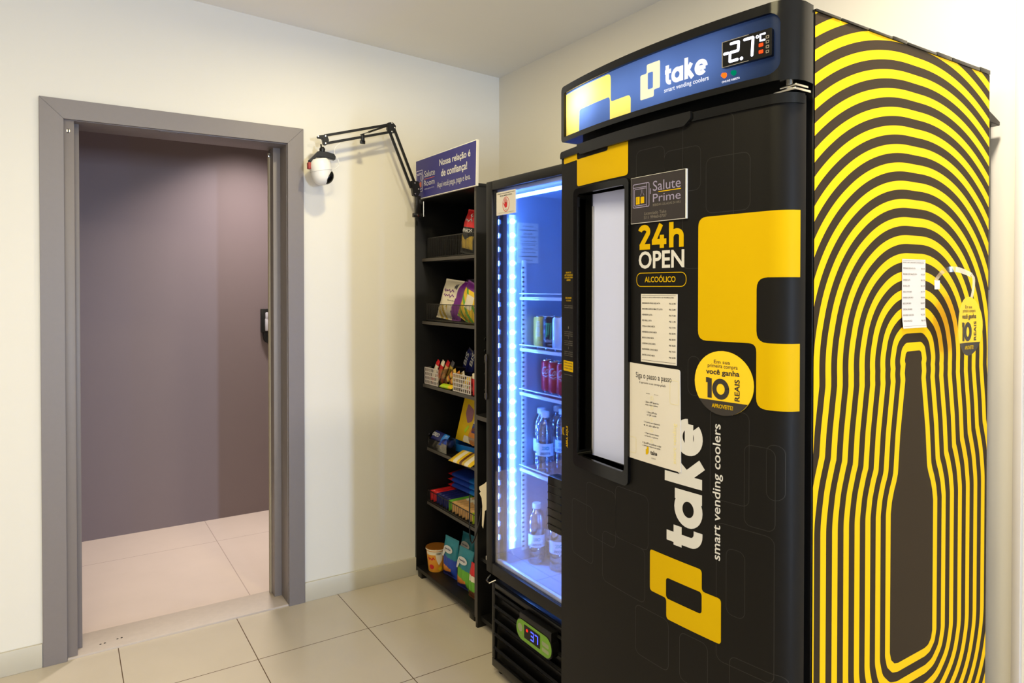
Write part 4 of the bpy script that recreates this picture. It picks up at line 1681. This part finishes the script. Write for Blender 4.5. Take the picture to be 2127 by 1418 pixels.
def bottle_dist(x, z):
    px = abs(x - BX)
    best = 1e9
    inside = False
    n_ = len(prof)
    for i in range(n_ - 1):
        z1, h1 = prof[i]
        z2, h2 = prof[i + 1]
        dx, dz = h2 - h1, z2 - z1
        t_ = ((px - h1) * dx + (z - z1) * dz) / (dx * dx + dz * dz + 1e-12)
        t_ = max(0, min(1, t_))
        d_ = (px - h1 - dx * t_) ** 2 + (z - z1 - dz * t_) ** 2
        if d_ < best:
            best = d_
        if (z1 > z) != (z2 > z):
            if px < h1 + dx * (z - z1) / dz:
                inside = not inside
    return -math.sqrt(best) if inside else math.sqrt(best)


px0, px1, pz0, pz1 = -0.7975, -0.0885, 0.07, 1.9565
nx, nz = 180, 470
b = bmesh.new()
dl = b.verts.layers.float.new('outline_distance')
rows = [[b.verts.new((px0 + (px1 - px0) * i / nx, -2.3885, pz0 + (pz1 - pz0) * j / nz)) for j in range(nz + 1)] for i in range(nx + 1)]
for rw in rows:
    for v_ in rw:
        v_[dl] = bottle_dist(v_.co.x, v_.co.z)
for i in range(nx):
    for j in range(nz):
        b.faces.new((rows[i][j], rows[i + 1][j], rows[i + 1][j + 1], rows[i][j + 1]))
mb = MB()
mb.bm.free()
mb.bm = b
wm = bpy.data.materials.new('striped_wrap')
wm.use_nodes = True
nt = wm.node_tree
bs_ = nt.nodes['Principled BSDF']
at = nt.nodes.new('ShaderNodeAttribute')
at.attribute_name = 'outline_distance'
md = nt.nodes.new('ShaderNodeMath')
md.operation = 'FLOORED_MODULO'
md.inputs[1].default_value = 0.0384
nt.links.new(at.outputs['Fac'], md.inputs[0])
lt = nt.nodes.new('ShaderNodeMapRange')
lt.inputs['From Min'].default_value = 0.0181
lt.inputs['From Max'].default_value = 0.0189
lt.inputs['To Min'].default_value = 1.0
lt.inputs['To Max'].default_value = 0.0
nt.links.new(md.outputs[0], lt.inputs[0])
gt = nt.nodes.new('ShaderNodeMath')
gt.operation = 'GREATER_THAN'
gt.inputs[1].default_value = 0.0
nt.links.new(at.outputs['Fac'], gt.inputs[0])
ml = nt.nodes.new('ShaderNodeMath')
ml.operation = 'MULTIPLY'
nt.links.new(lt.outputs[0], ml.inputs[0])
nt.links.new(gt.outputs[0], ml.inputs[1])
mx = nt.nodes.new('ShaderNodeMix')
mx.data_type = 'RGBA'
nt.links.new(ml.outputs[0], mx.inputs['Factor'])
mx.inputs['A'].default_value = rgb((44, 33, 20))
mx.inputs['B'].default_value = rgb((234, 186, 0))
nt.links.new(mx.outputs['Result'], bs_.inputs['Base Color'])
bs_.inputs['Roughness'].default_value = 0.55
bs_.inputs['Specular IOR Level'].default_value = 0.14
mb.build('side_wrap', wm, vc)
# ragged black sealing strip along the top edge of the wrap and corner posts
m = MB()
x = -0.797
while x < -0.10:
    w_ = random.uniform(0.05, 0.14)
    x2 = min(x + w_, -0.088)
    m.box((x, -2.391, 1.957), (x2 - 0.003, -2.372, 1.9615 + random.uniform(0.0, 0.006)), 0.0008)
    x = x2
m.build('sealing_strip', BPLAS, vc)
m = MB()
m.box((-0.088, -2.375, 1.435), (-0.046, -2.355, 1.850), 0.001)
m.prism([(-0.088, -2.388, 1.872), (-0.030, -2.388, 1.852), (-0.030, -2.388, 1.842), (-0.088, -2.388, 1.845)], (0, 0.05, 0), 0, 0.001)
m.lathe([(0, -0.003), (0.004, -0.002), (0.004, 0)], (-0.066, -2.375, 1.755), 10, 1, 'Y')
m.build('rear_channel', [BPLAS, CHROME], vc)

# header light box
HZ0, HZ1 = 1.822, 1.968
face = rrect(1.719, 1.835, 2.366, 1.9495, 0.006, 5, (0.004, 0.022, 0.022, 0.004))
hb = plate([rrect(A0 + 0.004, HZ0, A1, HZ1, 0.0, 4, (0.012, 0.0, 0.0, 0.012)), face], 0.004, back_x=-0.801).build('header', BGLOSS, vc)
m = MB()
m.box((-0.8035, -2.37, 1.826), (-0.801, -1.715, 1.964))
m.build('reflector', WPLAS, hb)
# yellow field, the blue window in it and the rest of the blue face
yel = rpoly([(1.719, 1.835), (1.787, 1.835), (1.787, 1.892), (1.921, 1.892), (1.921, 1.835), (1.996, 1.835), (1.996, 1.879), (1.924, 1.879), (1.924, 1.9465), (1.719, 1.9465)], [0, 0, 0.010, 0.010, 0, 0, 0.012, 0.008, 0.014, 0])
win = rpoly([(1.787, 1.835), (1.787, 1.892), (1.921, 1.892), (1.921, 1.835)], [0, 0.010, 0.010, 0])
blu = rpoly([(1.996, 1.835), (2.366, 1.835), (2.366, 1.9495), (1.719, 1.9495), (1.719, 1.9465), (1.924, 1.9465), (1.924, 1.879), (1.996, 1.879)], [0, 0.022, 0.022, 0, 0, 0.014, 0.008, 0.012])
BLUEL = translucent('backlit_blue', (80, 106, 164))
YELL = translucent('backlit_yellow', (252, 222, 112))
Flat().shape(blu).shape(win).emit('blue_face', BLUEL, hb, SF, -0.004, ST)
o_ = Flat().shape(yel)
o_.emit('yellow_field', YELL, hb, SF, -0.0040, ST)
lg = rpoly([(2.049, 1.931), (2.089, 1.931), (2.089, 1.872), (2.071, 1.872), (2.071, 1.857), (2.029, 1.857), (2.029, 1.912), (2.049, 1.912)], 0.004)
hole = rrect(2.0525, 1.876, 2.068, 1.912, 0.003)
LITW = emis('lit_white', (246, 246, 255), 1.05)
LITC = emis('lit_cream', (255, 246, 205), 1.0)
Flat().shape(lg, hole).emit('link_logo', LITC, hb, SF, -0.0028, ST)
f = Flat()
s_ = 0.110 / TAKE_W
f.glyphs(TAKE, 2.103, 1.872, 0.0425, 0.23, sx=0.110 / TAKE_W / 0.0425, cap=False)
f.emit('wordmark', LITW, hb, SF, -0.0028, ST)
f = Flat()
f.text('smart vending coolers', 2.101, 1.8545, 0.115, 0.0125, 0.012)
f.text('ONLINE', 2.246, 1.8435, 0.019, 0.0042, 0.02)
f.text('ABERTA', 2.2665, 1.8435, 0.019, 0.0042, 0.02)
f.emit('lettering', LITW, hb, SF, -0.0028, ST)
dp = plate([rrect(2.253, 1.8695, 2.354, 1.9205, 0.002)], 0.006, d_back=-0.004).build('temperature_display', BGLOSS, hb)
f = Flat()


def seg(a, z, w, h, on, t=0.0062, sl=0.06):
    P = {'tl': (a, z + h), 'tr': (a + w, z + h), 'ml': (a, z + h / 2), 'mr': (a + w, z + h / 2), 'bl': (a, z), 'br': (a + w, z)}
    E = {'A': ('tl', 'tr'), 'B': ('tr', 'mr'), 'C': ('mr', 'br'), 'D': ('bl', 'br'), 'E': ('ml', 'bl'), 'F': ('tl', 'ml'), 'G': ('ml', 'mr')}
    for k in on:
        p, q = P[E[k][0]], P[E[k][1]]
        p = (p[0] + sl * (p[1] - z), p[1])
        q = (q[0] + sl * (q[1] - z), q[1])
        f.stroke([(p[0] * 0.96 + q[0] * 0.04, p[1] * 0.96 + q[1] * 0.04), (p[0] * 0.04 + q[0] * 0.96, p[1] * 0.04 + q[1] * 0.96)], t, cap=True)


seg(2.2705, 1.8785, 0.0170, 0.0335, 'ABGED', 0.0054)
seg(2.2990, 1.8785, 0.0180, 0.0335, 'ABC', 0.0054)
f.stroke([(2.2590, 1.8957), (2.2665, 1.8957)], 0.0054, cap=True)
f.shape(circle((2.2955, 1.8782), 0.0034, 14))
f.stroke([(2.3420, 1.9130), (2.3335, 1.9130), (2.3335, 1.9015), (2.3415, 1.9015)], 0.0038, cap=True)
f.stroke(circle((2.3275, 1.9105), 0.0024, 12), 0.0017, closed=True)
f.emit('digits', emis('white_digit', (236, 238, 255), 3.0), dp, SF, 0.0068, ST)
f = Flat()
for z in (1.8935, 1.8810):
    f.shape(rrect(2.3305, z - 0.0032, 2.3390, z + 0.0032, 0.001))
f.emit('red_indicator', emis('red_indicator', (255, 60, 20), 2.5), dp, SF, 0.0068, ST)
f = Flat()
for z in (1.905, 1.896, 1.887, 1.878):
    f.shape(rrect(2.3440, z - 0.0028, 2.3500, z + 0.0028, 0.001), rrect(2.3455, z - 0.0014, 2.3485, z + 0.0014, 0.0004))
f.emit('symbol_column', GREYINK, dp, SF, 0.0068, ST)
f = Flat()
f.stroke([(2.2540, 1.8705), (2.2540, 1.9195)], 0.0022)
f.stroke([(2.2540, 1.9195), (2.3100, 1.9195)], 0.0012)
f.stroke([(2.2540, 1.8705), (2.3100, 1.8705)], 0.0012)
f.emit('bright_bezel', CHROME, dp, SF, 0.0066, ST)
for (a, cn, col) in ((2.2535, 'red_button_lamp', (255, 90, 20)), (2.2745, 'green_button_lamp', (0, 150, 110))):
    p = SF(a, 1.857, -0.0015)
    MB().lathe([(0, 0.008), (0.0040, 0.006), (0.0055, 0.0)], p, 14, 0, '-X').build('lamp', emis(cn, col, 2.2 if 'red' in cn else 0.7), hb)
# tubes inside the header that light the face from behind
for (a, pw, cl_) in ((1.80, 0.36, (1, 1, 1)), (1.96, 0.09, (1, 1, 1)), (2.08, 0.11, (1, 1, 1)), (2.20, 0.07, (1, 1, 1))):
    zl = 1.915 if a < 1.9 else 1.892
    area_light('header_lamp', (-0.812, -a, zl), 0.09, pw, cl_, (-1.5, -a, zl), 170, 0.04)
m = MB()
m.box((-0.862, -2.392, 1.8015), (-0.815, -2.345, 1.806), 0.001).box((-0.850, -2.385, 1.812), (-0.812, -2.350, 1.8165), 0.001)
m.lathe([(0, 1.797), (0.007, 1.797), (0.007, 1.822), (0, 1.822)], (-0.842, -2.365, 0), 12)
m.build('top_hinge', CHROME, vc)

# door
DZ0, DZ1 = 0.11, 1.797
wa0, wa1, wz0, wz1 = 1.797, 1.990, 1.020, 1.675
dh = rrect(wa0, wz0, wa1, wz1, 0.006)
dv = plate([rrect(A0, DZ0, A1, DZ1, 0.0, 4, (0.006, 0, 0, 0.012)), dh], 0.0, back_x=-0.822).build('door', VINYL, vc)
m = MB()
m.box((-0.822, -2.372, 0.12), (-0.800, -1.712, 1.785), 0.003)
m.build('door_gasket', pm('black_rubber', (10, 10, 10), 0.7), vc)
plate([rrect(A0 - 0.002, 1.780, A1 + 0.001, 1.7985, 0, 3, (0.004, 0, 0, 0.008))], 0.0045, back_x=-0.83).build('top_trim', BGLOSS, dv)
plate([rpoly([(1.795, 1.786), (1.812, 1.773), (2.165, 1.773), (2.182, 1.786), (2.182, 1.8005), (1.795, 1.8005)], 0.003)], 0.0095, d_back=0.0).build('top_grip', BPLAS, dv)
wf = plate([rrect(1.778, 0.990, 2.003, 1.690, 0.014), rrect(wa0, wz0, wa1, wz1, 0.010)], 0.009, d_back=-0.030).build('window_frame', BGLOSS, dv)
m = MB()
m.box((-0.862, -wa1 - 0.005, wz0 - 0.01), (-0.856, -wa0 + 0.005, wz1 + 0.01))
m.build('window_pane', pm('pane_reflection_tint', (196, 203, 246), 0.25, var=0.02, scale=5), wf)  # the bluish reflection is put into the pane's base colour
m = MB()
m.box((-0.868, -wa0 - 0.030, wz0 + 0.004), (-0.8625, -wa0 - 0.026, wz1 - 0.03), 0.001).box((-0.866, -wa0 - 0.024, wz0), (-0.8625, -wa0 + 0.0, wz1), 0, 1)
m.build('pane_bead', [CHROME, BGLOSS], wf)
# printed graphics of the door
f = Flat()
f.shape(rpoly([(1.714, 1.780), (1.714, 1.765), (1.784, 1.765), (1.784, 1.697), (1.993, 1.697), (1.993, 1.780), (1.919, 1.780), (1.919, 1.765), (1.784, 1.7655), (1.784, 1.780)], [0, 0.006, 0.004, 0.010, 0.010, 0, 0, 0.008, 0.006, 0]))
f.emit('yellow_graphic', YEL, dv, SF, 0.0008, ST)
f = Flat()
f.shape(rpoly([(2.195, 1.334), (2.195, 1.583), (2.3865, 1.584), (2.3865, 1.460), (2.324, 1.460), (2.324, 1.337), (2.3865, 1.337), (2.3865, 1.212), (2.324, 1.212), (2.324, 1.335)], [0.020, 0.020, 0, 0, 0.022, 0.022, 0, 0, 0.020, 0.016]))
f.emit('yellow_graphic', YEL, dv, SF, 0.0008, ST)
f = Flat()
f.shape(rpoly([(2.066, 0.868), (2.206, 0.868), (2.206, 0.824), (2.251, 0.824), (2.251, 0.733), (2.114, 0.733), (2.114, 0.777), (2.066, 0.777)], 0.008), rrect(2.113, 0.777, 2.206, 0.8215, 0.007))
f.emit('yellow_graphic', YEL, dv, SF, 0.0008, ST)
f = Flat()
f.glyphs(D24H, 2.029, 1.526, 0.0515, 0.235, sx=0.130 / 1.92 / 0.0515)
f.emit('yellow_numeral', YEL, dv, SF, 0.0008, ST)
f = Flat()
f.text('ALCOÓLICO', 2.048, 1.4525, 0.089, 0.0155, 0.012)
f.stroke(rrect(2.0225, 1.4435, 2.165, 1.473, 0.013, 6), 0.0016, closed=True)
f.emit('yellow_lettering', YEL, dv, SF, 0.0008, ST)
f = Flat()
f.text('OPEN', 2.029, 1.4825, 0.131, 0.0385, 0.022)
f.emit('white_lettering', WHITEV, dv, SF, 0.0008, ST)
f = Flat()
f.glyphs(TAKE, 2.206, 0.898, 0.0935, 0.23, rot=90, sx=0.272 / TAKE_W / 0.0935)
f.emit('wordmark', WHITEV, dv, SF, 0.0008, ST)
f = Flat()
f.text('smart vending coolers', 2.231, 0.899, 0.0235, 0.271, 0.010, rot=90)
f.emit('white_lettering', WHITEV, dv, SF, 0.0008, ST)
f = Flat()
rects = [(2.02, 1.60, 2.105, 1.745), (2.155, 1.48, 2.275, 1.782), (2.213, 1.59, 2.31, 1.70), (2.105, 1.64, 2.20, 1.73), (2.30, 0.985, 2.361, 1.14), (2.225, 1.02, 2.31, 1.20),
         (2.345, 1.045, 2.375, 1.148), (2.262, 0.80, 2.302, 0.93), (2.24, 0.70, 2.36, 0.975), (1.83, 0.83, 1.95, 0.96), (1.90, 0.74, 2.05, 0.86), (1.95, 0.86, 2.06, 0.98), (1.76, 0.76, 1.86, 0.90), (2.02, 0.62, 2.12, 0.73), (2.27, 0.60, 2.38, 0.72), (2.15, 0.62, 2.22, 0.72), (2.17, 1.22, 2.20, 1.30)]
for (a, z, a2, z2) in rects:
    f.stroke(rrect(a, z, a2, z2, 0.014, 4), 0.0011, closed=True)
f.emit('outline_graphic', VLINE, dv, SF, 0.0004, ST)
# narrow strip of small print left of the window
f = Flat()
for k, (s, w_, z) in enumerate([('BAIXE O', 0.028, 1.478), ('APP VENDING', 0.044, 1.4715), ('COOLERS PARA', 0.044, 1.465), ('ABRIR', 0.022, 1.4585), ('ESCANEIE', 0.032, 1.412), ('O CÓDIGO', 0.026, 1.4055)]):
    f.text(s, 1.740 - w_ / 2, z, w_, 0.0045, 0.01)
f.text('ABRA AQUI', 1.727, 1.023, 0.013, 0.055, 0.014, rot=90, shear=0)
for k in range(2):
    f.stroke([(1.717 - k * 0.006, 1.052), (1.710 - k * 0.006, 1.062), (1.717 - k * 0.006, 1.072)], 0.0022)
f.emit('yellow_small_print', YEL, dv, SF, 0.0008, ST)
f = Flat()
f.shape(rrect(1.713, 1.223, 1.767, 1.250, 0.002))
f.emit('yellow_label', YEL, dv, SF, 0.0008, ST)
f = Flat()
for k in range(3):
    f.text(('Abra a porta,', 'retire o produto', 'e feche a porta')[k], 1.719, 1.2425 - k * 0.0072, 0.042, 0.0046, 0.012)
f.emit('dark_small_print', INK, dv, SF, 0.0014, ST)
f = Flat()
for k, z in enumerate((1.392, 1.387, 1.324, 1.319, 1.314, 1.300, 1.295, 1.290, 1.272, 1.267, 1.262, 1.212)):
    f.text(('abra o aplicativo', 'e escaneie o código', 'a porta libera')[k % 3], 1.718, z, 0.044, 0.0034)
for z in (1.334, 1.308, 1.281):
    f.text(str(1 + int((1.34 - z) / 0.026)), 1.738, z, 0.003, 0.006)
f.emit('grey_small_print', GREYINK, dv, SF, 0.0008, ST)


# ---- papers and cards fixed to the vending cooler
def on_front(t, outline, mats, name='sheet', d=0.0022, db=0.0010):
    return plate([outline], d, d_back=db).build(name, mats, t)


rows_txt = [('EISENBAHN PALE ALE LATA', 'R$ 6,98', 0.054), ('BRAHMA DUPLO MALTE LATA', 'R$ 5,89', 0.061), ('HEINEKEN LATA', 'R$ 7,98', 0.031), ('RED BULL LATA', 'R$ 11,98', 0.029), ('STELLA LONG NECK', 'R$ 7,99', 0.039),
            ('HEINEKEN LONG NECK', 'R$ 8,99', 0.045), ('BECKS LONG NECK', 'R$ 8,99', 0.036), ('CORONA LONG NECK', 'R$ 8,89', 0.041), ('BUDWEISER LONG NECK', 'R$ 7,99', 0.048), ('SPATEN LONG NECK', 'R$ 6,98', 0.039)]


def price_list(f, a0, a1, z0, z1):
    W_, H_ = a1 - a0, z1 - z0
    f.text('BAIXE O APP E APROVEITE AS PROMOÇÕES', a0 + W_ * 0.04, z1 - H_ * 0.062, W_ * 0.88, H_ * 0.024, 0.015)
    for k, (n_, p_, w_) in enumerate(rows_txt):
        z = z1 - H_ * (0.145 + 0.0845 * k)
        f.text(n_, a0 + W_ * 0.04, z, w_ / 0.105 * W_, H_ * 0.023, 0.015)
        f.text(p_, a0 + W_ * 0.80, z - H_ * 0.004, W_ * 0.165, H_ * 0.025, 0.012)
    f.stroke([(a0 + W_ * 0.03, z0 + H_ * 0.03), (a0 + W_ * 0.97, z0 + H_ * 0.03)], 0.0006)
    f.stroke([(a0 + W_ * 0.03, z1 - H_ * 0.02), (a0 + W_ * 0.97, z1 - H_ * 0.02)], 0.0006)


t = thing('price_list', 'white price list on the front of the black vending cooler door', 'paper', (-0.90, -2.09, 1.277), 'price lists on the vending cooler')
on_front(t, [(2.038, 1.277), (2.1415, 1.277), (2.1435, 1.427), (2.038, 1.427)], PAPER)
f = Flat()
price_list(f, 2.038, 2.1425, 1.277, 1.427)
f.emit('lettering', INK, t, SF, 0.0026, ST)

t = thing('instruction_sheet', 'large white step by step sheet on the vending cooler door, right of its window', 'paper', (-0.90, -2.075, 1.056))
on_front(t, rpoly([(1.997, 1.057), (2.154, 1.055), (2.151, 1.269), (1.998, 1.272)], [0.001, 0.001, 0.006, 0.001]), PAPER, d=0.0030)
f = Flat()
f.text('Siga o passo a passo', 2.023, 1.2365, 0.106, 0.0165, 0.004)
f.text('E aproveite a sua cerveja gelada', 2.035, 1.2275, 0.078, 0.0060)
for k, (z, l1, l2, w_) in enumerate([(1.188, 'Baixe o APP Take em seu', 'celular e faça o cadastro', 0.040), (1.166, 'Abra o APP e leia', 'o QR code', 0.030), (1.143, 'A porta será destravada', 'e é só abrir', 0.048), (1.119, 'Pegue o produto desejado', 'e feche a porta', 0.042), (1.097, 'Seu APP vai confirmar o valor', 'a cobrança é feita no seu cartão', 0.056)]):
    f.text(str(k + 1) + '. ' + l1, 2.073 - w_ / 2, z, w_, 0.0042, 0.008)
    f.text(l2, 2.073 - w_ / 2, z - 0.0062, w_ * 0.95, 0.0042, 0.008)
f.text('take', 2.069, 1.0765, 0.020, 0.0095, 0.03)
for k in range(3):
    f.stroke(circle((2.074 + k * 0.0045, 1.0690), 0.0012, 8), 0.0005, closed=True)
f.text('www', 2.055, 1.2075, 0.012, 0.002)
f.text('loja', 2.080, 1.2075, 0.012, 0.002)
f.emit('lettering', INK, t, SF, 0.0034, ST)
f = Flat()
for z in (1.2000, 1.1790, 1.1530, 1.1300, 1.1060):
    f.stroke(circle((2.073, z), 0.0036, 12), 0.0011, closed=True)
f.text('smart vending', 2.133, 1.070, 0.012, 0.085, 0.01, rot=90)
f.stroke(rrect(2.125, 1.195, 2.149, 1.245, 0.005), 0.0007, closed=True)
f.stroke(rrect(2.002, 1.070, 2.024, 1.105, 0.005), 0.0007, closed=True)
f.emit('pale_print', PALEYEL, t, SF, 0.0034, ST)
f = Flat()
f.shape(rpoly([(2.058, 1.092), (2.064, 1.092), (2.064, 1.080), (2.060, 1.074), (2.055, 1.074), (2.055, 1.086), (2.058, 1.086)], 0.001))
f.emit('yellow_mark', YEL, t, SF, 0.0034, ST)

t = thing('brand_plaque', 'black plaque with a drawn fridge and lilac lettering above the 24h print', 'plaque', (-0.91, -2.09, 1.584))
on_front(t, [(2.0085, 1.5835), (2.1685, 1.5835), (2.1685, 1.686), (2.0085, 1.686)], WPLAS, 'board', d=0.0055)
Flat().shape([(2.0092, 1.5845), (2.1668, 1.5845), (2.1668, 1.6852), (2.0092, 1.6852)]).emit('print_field', pm('plaque_black', (36, 29, 30), 0.45), t, SF, 0.0059, ST)
f = Flat()
f.text('Salute', 2.078, 1.6495, 0.077, 0.0215, 0.0)
f.text('Prime', 2.078, 1.6255, 0.077, 0.0175, 0.0)
f.stroke(rrect(2.0165, 1.6185, 2.0665, 1.6700, 0.003), 0.0018, closed=True)
f.stroke(rrect(2.0205, 1.6225, 2.0590, 1.6590, 0.002), 0.0016, closed=True)
f.stroke([(2.0165, 1.6625), (2.0590, 1.6625)], 0.0016)
f.stroke([(2.0590, 1.6185), (2.0590, 1.6700)], 0.0012)
f.stroke([(2.0705, 1.6565), (2.0705, 1.6440)], 0.0022)
f.stroke([(2.0430, 1.6570), (2.0430, 1.6500), (2.0400, 1.6435)], 0.0010)
f.stroke([(2.0475, 1.6570), (2.0475, 1.6500), (2.0510, 1.6435)], 0.0010)
f.emit('lilac_lettering', LILAC, t, SF, 0.0064, ST)
f = Flat()
f.text('BEBIDAS GELADAS 24 HRS', 2.078, 1.6170, 0.077, 0.0048)
f.text('Licenciado Take', 2.052, 1.6000, 0.064, 0.0068)
f.text('S/11 99460-0707', 2.051, 1.5910, 0.066, 0.0066)
f.emit('small_print', GREYINK, t, SF, 0.0064, ST)
f = Flat()
f.stroke([(2.094, 1.6465), (2.156, 1.6465)], 0.0018)
f.shape(rrect(2.0255, 1.6255, 2.0375, 1.6420, 0.001), rrect(2.0285, 1.6280, 2.0300, 1.6400, 0.0003))
f.shape(rrect(2.0405, 1.6265, 2.0515, 1.6410, 0.001))
f.emit('yellow_mark', YEL, t, SF, 0.0064, ST)


def badge_print(f_dark, f_yel, c, rx, rz):
    """the round promotional card, drawn round centre c"""
    X = lambda u: c[0] + u * rx
    Z = lambda v: c[1] + v * rz
    f_dark.text('Em sua', X(-0.30), Z(0.60), 0.55 * rx, 0.11 * rz, 0.004)
    f_dark.text('primeira compra', X(-0.52), Z(0.43), 1.02 * rx, 0.15 * rz, 0.004)
    f_dark.text('você ganha', X(-0.58), Z(0.20), 1.14 * rx, 0.22 * rz, 0.025)
    f_dark.glyphs(D10, X(-0.58), Z(-0.50), 0.62 * rz, 0.25, sx=rx / rz * 1.34)
    f_dark.text('REAIS', X(0.40), Z(-0.50), 0.17 * rx, 0.66 * rz, 0.02, rot=90)
    cut = -0.56
    a_ = math.degrees(math.asin(cut))
    seg_ = [(X(math.cos(R(q))), Z(math.sin(R(q)))) for q in [180 - a_ + (a_ * 2 + 180) * k / 20 for k in range(21)]]
    f_dark.shape(seg_)
    f_yel.text('APROVEITE!', X(-0.36), Z(-0.79), 0.72 * rx, 0.13 * rz, 0.02)


YCARD = pm('card_yellow', (236, 192, 10), 0.42, var=0.01)
t = thing('promo_badge', 'round yellow and black promotion card on the front of the vending cooler door', 'card', (-0.90, -2.255, 1.19))
ctr, rx, rz = (2.2545, 1.2525), 0.0655, 0.0635
on_front(t, circle(ctr, rx, 40, rz), YCARD, 'card', d=0.0028)
fd, fy = Flat(), Flat()
badge_print(fd, fy, ctr, rx, rz)
fd.emit('dark_print', INK, t, SF, 0.0032, ST)
fy.emit('yellow_lettering', YEL, t, SF, 0.0038, ST)

# side of the cooler
t = thing('price_list', 'narrow white price list on the striped side of the vending cooler', 'paper', (-0.438, -2.389, 1.354), 'price lists on the vending cooler')
PS = side_flat(-2.3892)
m = MB()
m.grid(lambda u, v: Vector((-0.488 + 0.097 * u, -2.3898 - 0.004 * max(0, 0.3 - v) ** 2 * 10, 1.354 + 0.148 * v)), 6, 10)
m.build('sheet', PAPER, t)
f = Flat()
price_list(f, -0.488, -0.391, 1.354, 1.502)
f.emit('lettering', GREYINK, t, lambda a, z, d: Vector((a, -2.3904 - 0.004 * max(0, 0.3 - (z - 1.354) / 0.148) ** 2 * 10, z)), 0.0, 0.02)
t = thing('shelf_wobbler', 'oval yellow promotion card dangling on a clear strip from the striped side', 'card', (-0.30, -2.42, 1.30))
m = MB()
pts = smooth([(-0.345, -2.3896, 1.455), (-0.345, -2.395, 1.466), (-0.342, -2.405, 1.4775), (-0.332, -2.415, 1.4815), (-0.315, -2.424, 1.4800), (-0.285, -2.434, 1.470), (-0.277, -2.437, 1.462), (-0.280, -2.438, 1.440), (-0.290, -2.438, 1.415)], 5)
w_ = 0.006
vs, fs = [], []
for i, p in enumerate(pts):
    d = Vector(pts[min(i + 1, len(pts) - 1)]) - Vector(pts[max(i - 1, 0)])
    n_ = Vector((-d.z, 0.25 * abs(d.z), d.x)).normalized() if i < 27 else Vector((1, 0, 0))
    vs += [Vector(p) - n_ * w_, Vector(p) + n_ * w_]
    if i:
        fs.append((2 * i - 2, 2 * i - 1, 2 * i + 1, 2 * i))
m.raw(vs, fs)
m.build('clear_strip', FILM, t)
MB().box((-0.350, -2.3904, 1.437), (-0.328, -2.3890, 1.457), 0.0004).build('adhesive_pad', WPLAS, t)
ctr, rx, rz = (-0.303, 1.356), 0.057, 0.065
CY = -2.4385
cs = lambda a, z, d=0.0: Vector((a, CY - d - 0.35 * (a - ctr[0]) ** 2 * 4, z))
m = MB()
Flat().shape(circle(ctr, rx, 40, rz)).emit('card', YCARD, t, cs, 0.0, 0.01)
fd, fy = Flat(), Flat()
badge_print(fd, fy, ctr, rx, rz)
fd.emit('dark_print', INK, t, cs, 0.0006, 0.01)
fy.emit('yellow_lettering', YEL, t, cs, 0.0012, 0.01)
